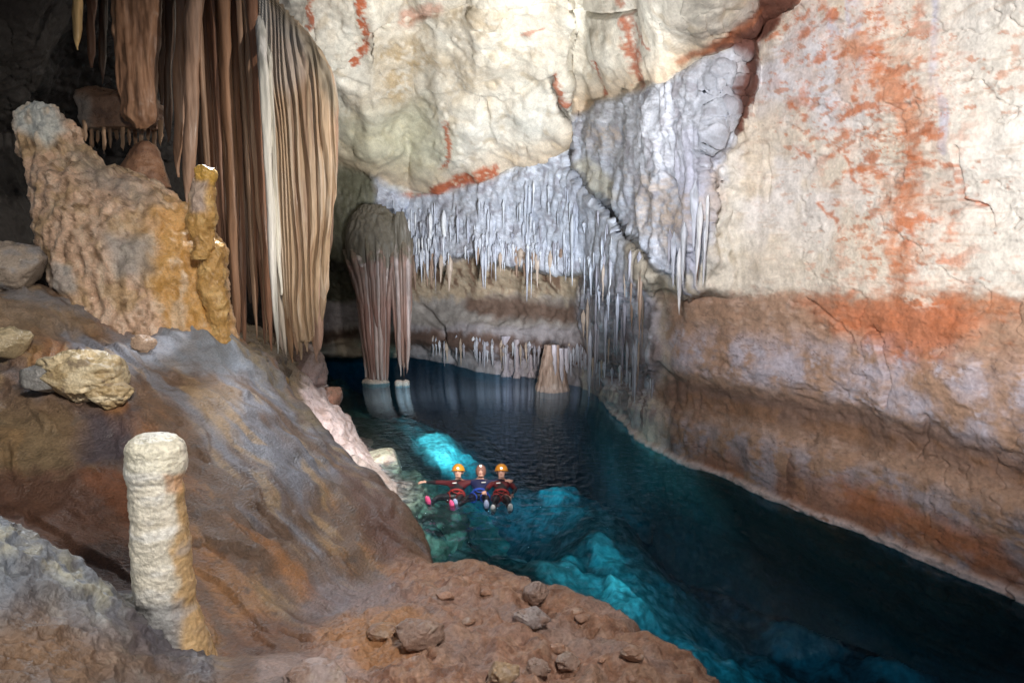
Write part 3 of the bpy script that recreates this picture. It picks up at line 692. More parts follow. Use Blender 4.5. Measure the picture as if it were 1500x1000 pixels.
def solid(name, ring, mat, parent=None, origin=None):
    """a closed mesh from ring_solid; its origin goes to the base of the thing"""
    V, F, ft, fb, col = ring
    V = np.asarray(V, float)
    if origin is None: origin = (0, 0, 0)
    V = V-np.array(origin)
    me = bpy.data.meshes.new(name)
    tri = [tuple(int(i) for i in f[:3]) for f in ft]+[tuple(int(i) for i in f[:3]) for f in fb]
    nq = len(F); nt_ = len(tri)
    me.vertices.add(len(V)); me.vertices.foreach_set("co", V.astype(np.float32).ravel())
    loops = np.concatenate([F.ravel(), np.array(tri).ravel()]).astype(np.int32)
    me.loops.add(len(loops)); me.loops.foreach_set("vertex_index", loops)
    me.polygons.add(nq+nt_)
    me.polygons.foreach_set("loop_start", np.concatenate([np.arange(nq)*4, nq*4+np.arange(nt_)*3]).astype(np.int32))
    me.polygons.foreach_set("loop_total", np.concatenate([np.full(nq, 4), np.full(nt_, 3)]).astype(np.int32))
    me.update(calc_edges=True); me.validate()
    me.polygons.foreach_set("use_smooth", np.ones(len(me.polygons), bool))
    if col is not None:
        c = np.ones((len(V), 4), np.float32); c[:, :3] = np.clip(col, .01, .95)
        a = me.color_attributes.new("Col", 'FLOAT_COLOR', 'POINT'); a.data.foreach_set("color", c.ravel())
    me.materials.append(mat)
    o = bpy.data.objects.new(name, me); LINK(o); o.location = origin
    if parent: o.parent = parent; o.location = np.array(origin)-np.array(parent.location)
    return o
def base_of(ring):
    V = ring[0]; k = np.argmin(V[:, 2]); b = V[V[:, 2] < V[k, 2]+.02].mean(0)
    return tuple(float(x) for x in b)
def colors(base, *layers):
    def f(V):
        V = np.asarray(V, np.float32); Cc = np.tile(np.array(base, np.float32), (len(V), 1))
        uu, vv = project(V)
        for lay in layers: lay(Cc, V, uu, vv)
        return Cc
    return f
def nz(scale, octv, seed, lo, hi, col, k=1.0):
    def lay(Cc, V, uu, vv): mixc(Cc, sm(fbm(V*np.array(scale), octv, seed), lo, hi), col, k)
    return lay
def ar(poly, so, col, k=1.0, wob=8, seed=7, sc=3.0):
    def lay(Cc, V, uu, vv):
        n = fbm(V*sc, 3, seed); n2 = fbm(V*sc, 3, seed+5)
        mixc(Cc, area(uu+n*wob, vv+n2*wob, poly, so), col, k)
    return lay

# ---- the stalagmite in the foreground
def d_stal(V):
    ban = fbm(V*np.array([1.5, 1.5, 14]), 3, 111)
    return .007*ban+.007*fbm(V*7, 4, 112)+.004*rz(V*np.array([12, 12, 30]), 3, 113)+.003*fbm(V*40, 2, 118)
rg = ring_solid([(637,205,240),(641,194,256),(655,187,268),(680,187,270),(692,188,269),(702,190,264),(722,192,266),(760,194,272),(800,195,277),(830,197,279),(860,199,283),(885,203,285),(905,203,291),(925,201,298),(950,196,306),(990,186,316)],
    3.40, .95, 128, 220, d_stal,
    colors((.74, .69, .58), nz((4, 4, 10), 4, 114, .0, .4, (.80, .79, .75), .8), nz((3, 3, 16), 3, 115, .15, .5, (.52, .46, .36), .55),
           ar([(256,700),(300,690),(345,1000),(262,1000),(250,900),(258,860),(262,800)], 7, (.50, .29, .09), .8, 16, 9, 6.0), ar([(243,690),(272,690),(270,722),(245,722)], 5, (.62, .34, .17), .7),
           nz((5, 5, 8), 3, 116, .2, .55, (.46, .44, .44), .5), ar([(180,640),(262,630),(270,690),(186,690)], 6, (.80, .76, .60), .6),
           ar([(190,885),(270,880),(260,980),(150,1000)], 10, (.24, .25, .27), .8)))
o = solid("stalagmite", rg, M_FORM, origin=base_of(rg))
tag(o, "tall cream white stalagmite with flat knobbed top standing alone on the foreground slope", "stalagmite")

# ---- big leaning formation on the left
def d_mass(V):
    drip = 0.95*rz(V*np.array([5, 5, 1.7]), 3, 121)
    pit = fbm(V*np.array([9, 9, 6]), 3, 122)
    return .10*fbm(V*1.6, 3, 123)+.045*drip+.034*pit+.03*rz(V*np.array([3, 3, 3]), 3, 124)+.012*fbm(V*24, 3, 136)
PINK = (.58, .40, .29)
cf = colors(PINK, nz((11, 11, 6), 3, 137, .0, .35, (.70, .55, .44), .7), nz((3, 3, 3), 4, 125, .0, .4, (.42, .29, .16), .8), nz((13, 13, 6), 3, 126, .12, .4, (.17, .10, .05), .75),
    ar([(20,140),(70,140),(100,190),(70,215),(20,190)], 10, (.56, .60, .60), .9), ar([(110,220),(250,290),(300,330),(250,330),(120,260)], 14, (.30, .28, .27), .6),
    ar([(220,300),(340,260),(340,500),(240,480),(215,400)], 22, (.52, .29, .08), .85, 25), nz((6, 6, 2), 3, 127, .2, .5, (.62, .50, .38), .6),
    ar([(150,340),(220,350),(230,400),(170,410)], 12, (.26, .27, .28), .7), ar([(70,380),(110,390),(110,430),(70,430)], 6, (.33, .36, .38), .6))
root = empty("leaning_formation", at(200, 492, 7.9))
rg = ring_solid([(150,42,58),(153,34,76),(165,27,92),(185,23,108),(210,26,128),(235,34,150),(255,40,205),(270,46,232),(290,50,262),(310,54,285),(340,60,305),(370,68,322),(400,76,326),(440,84,332),(480,88,334),(520,80,336)],
    7.95, .55, 240, 260, d_mass, cf, Yrows=[8.35]*4+[8.3,8.25,8.2,8.15]+[8.1,8.05,8,7.95,7.9,7.85,7.8,7.75])
solid("trunk", rg, M_FORM, root, base_of(rg))
cy = colors((.46, .27, .09), nz((6, 6, 6), 3, 128, .0, .4, (.60, .40, .17), .8), nz((9, 9, 4), 3, 129, .2, .5, (.25, .14, .06), .7), ar([(280,236),(330,236),(325,275),(285,262)], 6, (.62, .38, .08), .8), ar([(278,265),(300,265),(300,310),(278,310)], 6, (.42, .36, .36), .7))
rg = ring_solid([(243,292,305),(247,286,314),(260,284,318),(275,282,314),(295,278,316),(315,274,318),(335,276,314),(355,282,310),(380,280,308)], 7.45, .8, 90, 90, lambda V: .03*fbm(V*5, 4, 131)+.02*rz(V*8, 3, 132), cy)
solid("horn", rg, M_FORM, root, base_of(rg))
rg = ring_solid([(350,300,312),(360,292,322),(385,290,329),(420,292,333),(455,300,335),(490,302,334),(510,300,336)], 7.55, .8, 100, 120, lambda V: .05*fbm(V*4, 4, 133)+.025*rz(V*7, 3, 134), cy)
solid("knobbly_edge", rg, M_FORM, root, base_of(rg))
tag(root, "broad leaning stalagmite mass with pinkish tip and orange right edge behind the slope", "stalagmite")

# ---- the ribbed drapery
def ribbon_ring(ut, vt, ub, vb, w, Y, colr, seed, flat=.55, dive=0.0, nseg=28, nring=90, tipw=.22, extra=()):
    n = 9; rows = []
    rr = random.Random(seed)
    for k in range(n):
        s = k/(n-1); c = ut+(ub-ut)*s+rr.uniform(-1, 1)*w*.08
        ww = w*(1-.30*s)*(1 if s < .86 else 1-(s-.86)/.14*(1-tipw))*(1+rr.uniform(-.1, .1))
        rows.append((vt+(vb-vt)*s, c-ww/2, c+ww/2))
    rows.append((vb+w*.25, ub-w*.06, ub+w*.06))
    Yr = [Y+dive*max(0, 1-k/2.0)**1.5 for k in range(n+1)]
    def df(V): return .016*rz(V*np.array([9, 9, .35]), 2, seed+1)+.012*fbm(V*np.array([4, 4, .8]), 3, seed+2)+.006*fbm(V*np.array([16, 16, 3]), 2, seed+3)
    dark = tuple(c*.5 for c in colr); lite = tuple(min(.9, c*1.35+.02) for c in colr)
    cfn = colors(colr, nz((9, 9, .3), 3, seed+4, .05, .45, dark, .7), nz((7, 7, .3), 3, seed+5, .1, .45, lite, .7), *extra)
    return ring_solid(rows, Y, flat, nseg, nring, df, cfn, cap=False, Yrows=Yr)
BR, DK, TN, WH, BG, GR = (.23, .12, .075), (.085, .05, .035), (.36, .22, .13), (.72, .72, .68), (.44, .32, .22), (.36, .30, .26)
curtain = empty("stalactite_curtain", at(430, -60, 11.0))
RIB = [(284,-60,312,470,22,11.5,DK),(294,-60,322,470,20,11.35,(.17,.095,.06)),(304,-60,330,490,20,11.25,BR),(316,-60,340,496,18,11.3,(.17,.095,.06)),(326,-60,350,506,20,11.0,(.29,.16,.095)),(338,-60,358,500,16,11.2,BR),(348,-60,367,440,16,11.4,DK),(354,-60,376,476,15,11.15,BR),(362,-60,388,500,15,11.2,(.17,.09,.06)),(368,-60,398,510,16,10.95,(.26,.135,.085)),
       (379,-20,407,514,14,10.62,WH),(386,-40,402,500,16,11.2,DK),(391,20,412,430,9,10.68,(.68,.66,.60)),(398,390,415,520,9,10.76,GR),(405,390,420,526,10,10.8,(.60,.54,.47)),(411,390,424,505,9,10.78,BG),(417,390,429,528,12,10.76,TN),(425,390,435,517,11,10.84,(.34,.22,.15)),(432,390,441,524,12,10.74,BG),
       (440,390,446,492,11,10.84,TN),(447,390,450,512,12,10.74,BG),(454,390,455,474,11,10.84,(.42,.27,.17)),(459,390,459,505,11,10.8,TN),(466,390,465,527,16,10.7,(.50,.33,.26)),(473,390,470,480,12,10.8,BG)]
rr_ = random.Random(77)
for k in range(16):
    u0 = 286+k*5.6+rr_.uniform(-2, 2)
    RIB.append((u0, -60, u0+24+rr_.uniform(-4, 6), rr_.uniform(330, 512), rr_.uniform(7, 11), rr_.uniform(10.95, 11.3), rr_.choice((BR, (.29, .165, .10), (.17, .09, .06), (.34, .22, .15), (.25, .135, .09)))))
def pleat(V):
    wv = fbm(V*np.array([2, 2, .3]), 2, 146)*.25
    q_ = (V[:, 0]*1.0+.25*V[:, 1]+wv)*12.5; tri_ = np.abs((q_ % 1)*2-1)
    q2 = (V[:, 0]+wv*1.4)*21.0; tri2 = np.abs((q2 % 1)*2-1)
    return .065*(1-tri_)**.8+.022*tri2+.01*fbm(V*np.array([14, 14, 2]), 2, 147)-.05
rg = ring_solid([(-80,366,384),(-20,368,392),(20,372,424),(45,376,446),(70,380,464),(100,384,480),(130,388,488),(170,392,492),(230,395,493),(300,400,489),(370,406,484),(430,414,477),(475,424,468),(500,434,458)], 11.0, .28, 420, 150, pleat,
    colors((.47, .345, .235), nz((10, 10, .25), 3, 148, .0, .35, (.30, .19, .125), .85), nz((12, 12, .25), 3, 149, .1, .4, (.60, .50, .40), .7), ar([(374,-80),(392,-80),(396,60),(403,250),(409,420),(402,420),(393,250),(380,60)], 4, (.74, .73, .69), .9, 4), ar([(340,-80),(374,-80),(380,60),(392,250),(396,500),(350,500)], 4, (.20, .11, .075), .85, 4), ar([(395,-10),(475,70),(500,160),(492,180),(455,92),(400,30)], 7, (.19, .175, .14), .75), ar([(384,0),(440,50),(450,110),(420,140),(390,120)], 14, (.52, .50, .50), .5)), cap=False)
solid("pleated_sheet", rg, M_DRAPE, curtain, base_of(rg))
for k, (a, b, c, d, w, yv, cl) in enumerate(RIB):
    if b == 390: b, yv = 380, 11.02
    rg = ribbon_ring(a, b, c, d, w, yv, cl, 200+k*11, flat=.9, dive=(.7 if b > -50 else 0) if b < 100 else 0)
    solid("drapery_fold", rg, M_DRAPE, curtain, base_of(rg))
rg = ring_solid([(-120,360,384),(-60,362,388),(0,364,398),(30,366,432),(55,372,456),(80,384,474),(105,400,486),(130,424,492),(160,440,496),(200,452,496),(260,460,493),(320,464,489),(380,466,482),(430,466,476),(470,465,470)], 11.4, .4, 120, 160,
    lambda V: .03*fbm(V*1.5, 3, 141)+.03*rz(V*np.array([5, 5, .4]), 3, 142)*1.0, colors(BG, nz((6, 6, .3), 3, 143, .0, .4, (.30, .20, .14), .8), nz((5, 5, 1), 3, 144, .1, .5, (.40, .38, .37), .6), ar([(340,-130),(396,-10),(410,60),(392,90),(360,60)], 10, (.56, .54, .55), .75), nz((8, 8, .5), 3, 145, .1, .4, (.24, .15, .10), .6), ar([(280,150),(510,150),(510,520),(280,520)], 20, (.14, .085, .06), .85), ar([(395,-5),(470,70),(500,160),(490,170),(455,85)], 6, (.17, .16, .12), .7)), cap=False)  # dark brown lower down puts the shade between folds into the colour
solid("shoulder", rg, M_DRAPE, curtain, base_of(rg))
tag(curtain, "huge hanging curtain of ribbed tan and brown draperies with one white fold", "stalactite curtain")

# ---- brown stalactites in the dark recess, left
LEFT = [(40,-60,42,45,20,12.5,BR,"short blunt brown stalactite at the far left of the roof"),
        (62,-60,64,38,14,12.3,BR,"stubby brown stalactite second from the left along the roof"),
        (84,-60,86,20,12,12.2,DK,"very short dark stalactite beside the black recess"),
        (114,-60,114,70,15,10.6,(.50,.34,.16),"short ochre stalactite with bright pointed tip over the leaning formation"),
        (92,-60,94,30,16,11.5,DK,"small dark brown stalactite left of the ochre pointed one"),
        (134,-60,134,95,16,11.6,BR,"slim brown stalactite just right of the ochre pointed one"),
        (152,-60,150,120,13,11.8,DK,"thin dark stalactite left of the wide brown one"),
        (250,-60,246,205,15,11.5,DK,"dark narrow stalactite right of the wide brown one"),
        (238,-60,236,150,14,11.8,DK,"thin dark stalactite half hidden by the wide brown one"),
        (268,-60,262,255,20,11.2,(.30,.18,.12),"long brown stalactite ending above the orange horn"),
        (286,-60,276,300,24,10.9,(.33,.21,.15),"long ribbed brown stalactite left of the great curtain"),
        (300,-60,300,330,14,11.6,DK,"dark stalactite tucked behind the left folds of the great curtain")]
for k, (a, b, c, d, w, yv, cl, lab) in enumerate(LEFT):
    rg = ribbon_ring(a, b, c, d, w, yv, cl, 500+k*11, flat=.9)
    tag(solid("stalactite", rg, M_DRAPE, None, at(a, b, yv)), lab, "stalactite", "brown stalactites in the dark left recess")
rg = ring_solid([(-60,160,240),(0,166,236),(60,168,232),(120,172,230),(150,178,230),(165,176,232),(178,186,228),(188,198,214)], 11.2, .6, 110, 130,
    lambda V: .05*rz(V*np.array([3.5, 3.5, .5]), 3, 151)+.03*fbm(V*3, 3, 152), colors((.30, .165, .10), nz((6, 6, .4), 3, 153, .0, .4, (.18, .10, .065), .8), nz((5, 5, .6), 3, 154, .2, .5, (.40, .25, .16), .6)), cap=False)
tag(solid("stalactite", rg, M_DRAPE, None, at(200, -60, 11.2)), "widest brown stalactite with fluted bell shaped end in the left recess", "stalactite", "brown stalactites in the dark left recess")
shelf = empty("fluted_shelf", at(170, 240, 11.9))
rg = ring_solid([(128,120,150),(136,110,190),(150,112,232),(162,118,240),(178,122,240),(190,126,238)], 11.9, .55, 120, 70, lambda V: .06*fbm(V*2, 3, 155)+.03*fbm(V*6, 3, 156), colors((.24, .145, .10), nz((4, 4, 4), 3, 157, .0, .4, (.15, .09, .065), .8), ar([(105,140),(130,140),(135,200),(108,200)], 8, (.34, .30, .27), .8)))
solid("ledge", rg, M_FORM, shelf, base_of(rg))
for k in range(13):
    uu = 124+k*9.2
    rg = ribbon_ring(uu, 176, uu+1, 205+(k*37 % 23), 7, 11.65+.15*((k*7) % 3), (.26, .16, .10) if k % 3 else (.34, .22, .14), 700+k*11, nseg=14, nring=24)
    solid("drip", rg, M_DRAPE, shelf, base_of(rg))
tag(shelf, "brown fluted rock shelf with a row of short drips in the dark left recess", "flowstone shelf")
rg = ring_solid([(208,206,216),(216,196,226),(232,186,234),(252,176,240),(275,168,248)], 11.0, .8, 90, 70, lambda V: .04*fbm(V*3, 3, 158)+.012*fbm(V*9, 3, 159), colors((.26, .14, .085), nz((4, 4, 4), 3, 160, .0, .4, (.17, .09, .06), .7)))
tag(solid("stalagmite", rg, M_FORM, None, base_of(rg)), "round brown stalagmite dome behind the leaning formation", "stalagmite")

# ---- columns at the far end of the pool
def flutes(seed, a=.05):
    return lambda V: a*rz(V*np.array([4.2, 4.2, .25]), 3, seed)+.03*fbm(V*np.array([8, 8, .5]), 2, seed+1)+.02*fbm(V*4, 3, seed+2)
FC = (.40, .31, .30)
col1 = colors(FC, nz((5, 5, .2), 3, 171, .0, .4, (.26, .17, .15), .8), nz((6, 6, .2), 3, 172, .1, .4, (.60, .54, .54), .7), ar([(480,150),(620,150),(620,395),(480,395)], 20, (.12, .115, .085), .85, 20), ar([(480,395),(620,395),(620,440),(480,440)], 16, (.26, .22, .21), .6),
              ar([(500,500),(620,500),(620,530),(500,530)], 8, (.34, .23, .19), .5))
colm = empty("flowstone_column", at_z(550, 562, 0))
rg = ring_solid([(300,532,558),(308,524,570),(324,512,584),(346,507,591),(368,507,590),(390,512,584),(410,518,574),(440,522,570),(480,526,569),(520,532,568),(552,536,567),(566,536,568)], 24.8, .55, 120, 150, flutes(173, .07), col1, Yrows=[25.7,25.6,25.45,25.25,25.05,24.9,24.8,24.8,24.8,24.8,24.8,24.8])
solid("shaft", rg, M_DRAPE, colm, base_of(rg))
RD, LT, OL = (.34, .215, .19), (.58, .50, .50), (.15, .14, .105)
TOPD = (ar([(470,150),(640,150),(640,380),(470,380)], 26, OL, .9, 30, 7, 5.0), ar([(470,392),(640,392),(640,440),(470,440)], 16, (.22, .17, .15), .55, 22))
rf = random.Random(3)
for k in range(17):
    s_ = k/16; a0 = 505+70*s_; b0 = 536+33*s_+rf.uniform(-1, 1)
    rg = ribbon_ring(a0, 326+120*abs(s_-.48)**2+rf.uniform(-10, 30), b0, (556 if .15 < s_ < .95 and k % 4 else rf.uniform(440, 530)), rf.uniform(6, 9.5), 24.5-.25*math.sin(3.1*s_)+rf.uniform(-.1, .1), rf.choice((RD, RD, LT, (.27, .16, .14))), 1300+k*11, flat=1.0, dive=.9, nseg=16, nring=70, tipw=.5, extra=TOPD)
    solid("drapery_fold", rg, M_DRAPE, colm, base_of(rg))
rg = ring_solid([(554,535,566),(556,532,568),(559,531,570),(562,532,571),(566,534,569)], 24.55, .7, 80, 24, lambda V: .05*fbm(V*3, 3, 175), colors((.70, .58, .52), nz((4, 4, 4), 3, 176, .1, .4, (.55, .42, .38), .6)))
solid("foot", rg, M_FORM, colm, base_of(rg))
tag(colm, "fluted pinkish brown column with white foot standing in the far end of the pool", "column")
rg = ring_solid([(310,580,590),(330,575,597),(365,574,600),(400,577,602),(440,579,603),(480,581,602),(510,583,601),(528,587,599),(538,591,596)], 25.0, .6, 90, 110, flutes(181, .06), col1, cap=False)
broad = solid("stalactite", rg, M_DRAPE, None, at(588, 352, 24.9))
tag(broad, "broad fluted stalactite with frayed lower end beside the white footed column", "stalactite")
for k in range(9):
    s_ = k/8
    rg = ribbon_ring(571+31*s_, 322+40*abs(s_-.5)**2+rf.uniform(2, 26), 583+17*s_, (536, 528, 549, 520, 551, 505, 546, 540, 470)[k], rf.uniform(5.5, 8), 24.75-.15*math.sin(3.1*s_)+rf.uniform(-.08, .08), rf.choice((RD, (.30, .19, .16), LT)), 1600+k*11, flat=1.0, dive=.7, nseg=14, nring=60, extra=TOPD)
    solid("drapery_fold", rg, M_DRAPE, broad, base_of(rg))
for uu, w, lab in ((584, 11, "small round white calcite lump on the water left of its twin"), (594, 11, "small round white calcite lump on the water right of its twin")):
    rg = ring_solid([(556,uu-2,uu+2),(557.5,uu-5,uu+5),(561,uu-6,uu+6),(567,uu-6,uu+6)], at_z(uu, 564, 0)[1], .9, 40, 24, lambda V: .02*fbm(V*6, 3, 185), colors((.74, .64, .60)))
    tag(solid("calcite_lump", rg, M_FORM, None, base_of(rg)), lab, "calcite lump", "white lumps at the far water line")
FARC = [(561,512,566,6,(.36,.33,.36),"thin grey drip column low on the far wall left of the great column"),(741,500,551,11,(.46,.44,.52),"lavender grey column leftmost of the short row at the far water line"),(757,505,553,8,(.46,.42,.47),"slim grey column second in the short row at the far water line"),
        (779,515,552,10,(.50,.46,.52),"short pale column right end of the row at the far water line"),(722,505,546,6,(.40,.37,.42),"thinnest grey column in the row at the far water line")]
FARC = FARC[1:]
for k, (uu, vt, vb, w, cl, lab) in enumerate(FARC):
    yv = at_z(uu, vb, 0)[1]+.0
    rg = ring_solid([(vt-8,uu-w*.6,uu+w*.6),(vt+10,uu-w*.45,uu+w*.45),(vb-10,uu-w*.35,uu+w*.35),(vb-5,uu-w*.6,uu+w*.6),(vb+4,uu-w*.75,uu+w*.75)], yv, .8, 40, 50, flutes(190+k*7, .03), colors(cl, nz((6, 6, .4), 3, 191+k, .0, .4, tuple(x*.6 for x in cl), .7)))
    tag(solid("column", rg, M_DRAPE, None, base_of(rg)), lab, "column", "short columns at the far water line")
stump = empty("pedestal", at_z(808, 574, 0))
rg = ring_solid([(505,798,818),(520,795,824),(540,792,828),(556,788,830),(566,785,832),(572,784,834),(580,786,832)], at_z(808, 572, 0)[1]+.1, .8, 90, 80, flutes(205, .06), colors((.44, .33, .28), nz((5, 5, .5), 3, 206, .0, .4, (.26, .17, .14), .8), ar([(780,566),(840,566),(840,582),(780,582)], 3, (.55, .45, .42), .7)))
solid("stump", rg, M_DRAPE, stump, base_of(rg))
for k, (uu, vt, vb) in enumerate(((812,505,548),(822,510,560),(830,510,545))):
    rg = ribbon_ring(uu, vt, uu+1, vb, 7, at_z(808, 572, 0)[1]-.4, (.52, .50, .58), 830+k*11, nseg=14, nring=40)
    solid("hanging_drip", rg, M_DRAPE, stump, base_of(rg))
tag(stump, "brown flowstone pedestal with flat pale foot at the corner of the pool", "pedestal")

# ------------------------------------------------------------------ stalactites of the ledge: every one an object
rnd = random.Random(11)
TPL = []
def drip_template(k, col):
    n = 12; rings = 22; V = []; rr = random.Random(k)
    ph1, ph2 = rr.uniform(0, 6), rr.uniform(0, 6)
    for i in range(rings):
        s = i/(rings-1); r = ((1-s)**.7*(1+.18*math.sin(9*s+ph1)+.1*math.sin(23*s+ph2))*.9+.06*(1-s))*min(1, .12+s/.22)
        if i == rings-1: r = .015
        for j in range(n):
            a = 2*math.pi*j/n; rr2 = r*(1+.16*math.sin(3*a+ph1)+.1*math.sin(5*a+ph2))
            V.append((rr2*math.cos(a)+.5*s*s*math.sin(ph1), rr2*math.sin(a), -s))
    V = np.array(V); idx = np.arange(rings*n).reshape(rings, n)
    F = np.stack([idx[:-1], np.roll(idx, -1, 1)[:-1], np.roll(idx, -1, 1)[1:], idx[1:]], -1).reshape(-1, 4)
    cc = colors(col, nz((1.2, 1.2, 2.5), 3, 900+k, .0, .35, tuple(c*.62 for c in col), .7), nz((2, 2, 4), 3, 920+k, .1, .4, tuple(min(.9, c*1.3) for c in col), .6))(V)
    o = mesh_np("stalactite", V, F, cc, M_DRAPE, link=False)
    return o
for k, cl in enumerate(((.52,.56,.65),(.60,.64,.72),(.43,.46,.55),(.34,.34,.40),(.68,.71,.77),(.30,.21,.16),(.44,.36,.30))):
    TPL.append(drip_template(k, cl))
def hang(uu, vv, length_px, rad_px, kind, label, group, fwd=.1, lean=None):
    p = wall_pt(uu, vv); k = pxm(vv, p[1])
    o = TPL[kind].copy(); LINK(o)
    o.location = (p[0], p[1]-fwd, p[2]+.06)
    r = rad_px*k; o.scale = (r, r, length_px*k); o.rotation_euler = (0, 0, rnd.uniform(0, 6.28))
    return tag(o, label, "stalactite", group)
G1 = "pale stalactites fringing the back ledge"
L1 = "short pale lavender stalactite in the dense fringe along the back ledge"
cnt = 0
CL = [(rnd.uniform(562, 900), rnd.uniform(3, 13), rnd.uniform(.5, 1.5)) for _ in range(30)]
for i in range(205):
    cu, cs, cl_ = rnd.choice(CL); uu = min(902, max(560, rnd.gauss(cu, cs))) if rnd.random() < .8 else rnd.uniform(566, 900)
    top = np.interp(uu, [560, 600, 640, 720, 780, 838, 900], [288, 302, 296, 282, 268, 272, 318])
    bot = np.interp(uu, [560, 600, 720, 800, 845, 900], [372, 380, 372, 375, 390, 400])
    f = i/205.0
    if f < .55: vv = bot-rnd.uniform(2, 30); ln = rnd.uniform(14, 44)
    else: vv = rnd.uniform(top, bot-25); ln = rnd.uniform(22, 60)
    hang(uu, vv, ln*cl_*rnd.uniform(.6, 1.3), rnd.uniform(1.2, 3.4), rnd.choice((0, 0, 1, 1, 2, 3, 4)), L1, G1, fwd=rnd.uniform(.05, .3))
for uu, vv, ln, r, kd, lab in ((652,312,84,5,4,"longest pale blue stalactite hanging from the left half of the back ledge"),(636,316,52,4,4,"pale blue stalactite just left of the longest one on the back ledge"),(841,318,104,4,1,"long thin pale stalactite against a dark brown drip at the right end of the ledge"),(592,340,60,3,1,"thin pale stalactite at the left end of the back ledge"),(612,345,46,3,0,"pale stalactite in the left fringe with a thin straight tip"),(700,350,42,3,0,"pale grey stalactite mid ledge between two brown drips")):
    hang(uu, vv, ln, r, kd, lab, G1, fwd=.35)
G2 = "brown drips under the back ledge"
for i in range(24):
    uu = rnd.choice((rnd.uniform(690, 735), rnd.uniform(755, 830), rnd.uniform(600, 660)))
    hang(uu, rnd.uniform(360, 376), rnd.uniform(24, 55), rnd.uniform(3, 5.5), rnd.choice((5, 5, 6)), "stout brown drip hanging under the pale fringe of the back ledge", G2, fwd=.0)
G3 = "grey stalactites clustered left of the flowstone shoulder"
for i in range(34):
    uu = rnd.uniform(852, 945)
    vv = rnd.uniform(370, 500)
    hang(uu, vv, rnd.uniform(40, 120), rnd.uniform(1.6, 4.2), rnd.choice((0, 2, 2, 3, 3, 5, 6)), "long grey stalactite in the cluster where the back wall meets the right wall", G3, fwd=rnd.uniform(.05, .3))
G4 = "pale stalactites on the right flowstone shoulder"
for uu, vv, ln, r, kd, lab in ((1002,360,98,5,4,"long white tipped stalactite below the flowstone shoulder on the right wall"),(992,345,80,5,0,"grey lavender stalactite left of the long white tipped one"),(1010,330,90,6,1,"pale stalactite right of the long white tipped one"),(1030,300,110,6,4,"whitest stalactite at the right edge of the flowstone shoulder"),(1036,330,90,4,1,"narrow pale stalactite hugging the bare cream wall"),(1020,270,100,8,0,"thick lavender stalactite high on the flowstone shoulder"),(1040,290,70,4,4,"small white stalactite outermost on the flowstone shoulder"),(984,340,55,4,3,"short dark grey stalactite at the left of the shoulder group"),(1026,370,50,3,5,"small brown stalactite between pale ones on the shoulder")):
    hang(uu, vv, ln, r, kd, lab, G4, fwd=.15)
G5 = "low drips along the foot of the back wall"
for i in range(88):
    uu = rnd.uniform(632, 958)
    vv = np.interp(uu, [632, 718, 850, 958], [498, 502, 511, 562])+rnd.uniform(-6, 5)
    hang(uu, vv, rnd.uniform(18, 42), rnd.uniform(1.8, 3.4), rnd.choice((0, 1, 2, 3, 6)), "small grey drip hanging just above the water at the foot of the back wall", G5, fwd=rnd.uniform(.0, .15))

# ------------------------------------------------------------------ loose rocks
def rock(name, c, r, seed, base, layers=(), nseg=80, nring=60, jag=.25, sink=.25, mat=None):
    th = np.linspace(0, np.pi, nring); ang = np.linspace(0, 2*np.pi, nseg, endpoint=False)
    S = np.stack([np.sin(th)[:, None]*np.cos(ang), np.sin(th)[:, None]*np.sin(ang), np.repeat(np.cos(th)[:, None], nseg, 1)], -1).reshape(-1, 3)
    f = 1+jag*fbm(S*1.2+seed, 3, seed)+jag*.35*rz(S*2.2+seed, 3, seed+1)+.06*fbm(S*6+seed, 3, seed+2)
    # broken flat faces
    rr = random.Random(seed)
    for k in range(7):
        n = np.array([rr.gauss(0, 1), rr.gauss(0, 1), rr.gauss(0, .8)]); n /= np.linalg.norm(n)
        dd = S@n; lim = rr.uniform(.68, .9)
        f = np.where(dd*f > lim, f*(1-.85*(1-lim/np.maximum(dd*f, 1e-3))), f)
    V = S*f[:, None]*np.array(r)+np.array([c[0], c[1], c[2]+r[2]*(1-sink)])
    idx = np.arange(nring*nseg).reshape(nring, nseg)
    F = np.stack([idx[:-1], idx[1:], np.roll(idx, -1, 1)[1:], np.roll(idx, -1, 1)[:-1]], -1).reshape(-1, 4)
    cc = np.clip(colors(base, *layers)(V), .01, .9)
    return mesh_np(name, V-np.array(c), F, cc, mat or M_FORM, ), c
def put_rock(name, uq, vq, r, seed, base, label, layers=(), cat="rock", group=None, **kw):
    r = tuple(x*(.72 if name == 'rock' else 1) for x in r); c = ground(uq, vq); o, c = rock(name, c, r, seed, base, layers, **kw); o.location = c
    return tag(o, label, cat, group)
yl = (nz((5, 5, 9), 3, 311, .0, .4, (.34, .25, .13), .8), nz((9, 9, 9), 3, 312, .2, .5, (.16, .12, .09), .7), nz((3, 3, 14), 3, 313, .1, .5, (.66, .58, .42), .8))
put_rock("boulder", 125, 575, (.34, .29, .22), 3, (.52, .43, .28), "large cream yellow boulder with broken face resting on the slope", yl, "boulder", jag=.35, nseg=130, nring=100, sink=.2)
put_rock("boulder", 165, 590, (.18, .16, .13), 14, (.44, .34, .20), "knobbly yellow rock at the lower right of the cream boulder", yl, "boulder", jag=.3)
put_rock("boulder", 70, 570, (.22, .2, .13), 25, (.20, .20, .20), "dark blue grey rock wedged left of the cream boulder", (nz((5, 5, 9), 3, 314, .0, .4, (.30, .31, .30), .7),), "boulder", jag=.3)
put_rock("boulder", 208, 510, (.12, .1, .09), 36, (.46, .33, .24), "small tan rock perched on the slope under the leaning formation", (), "rock", jag=.2)
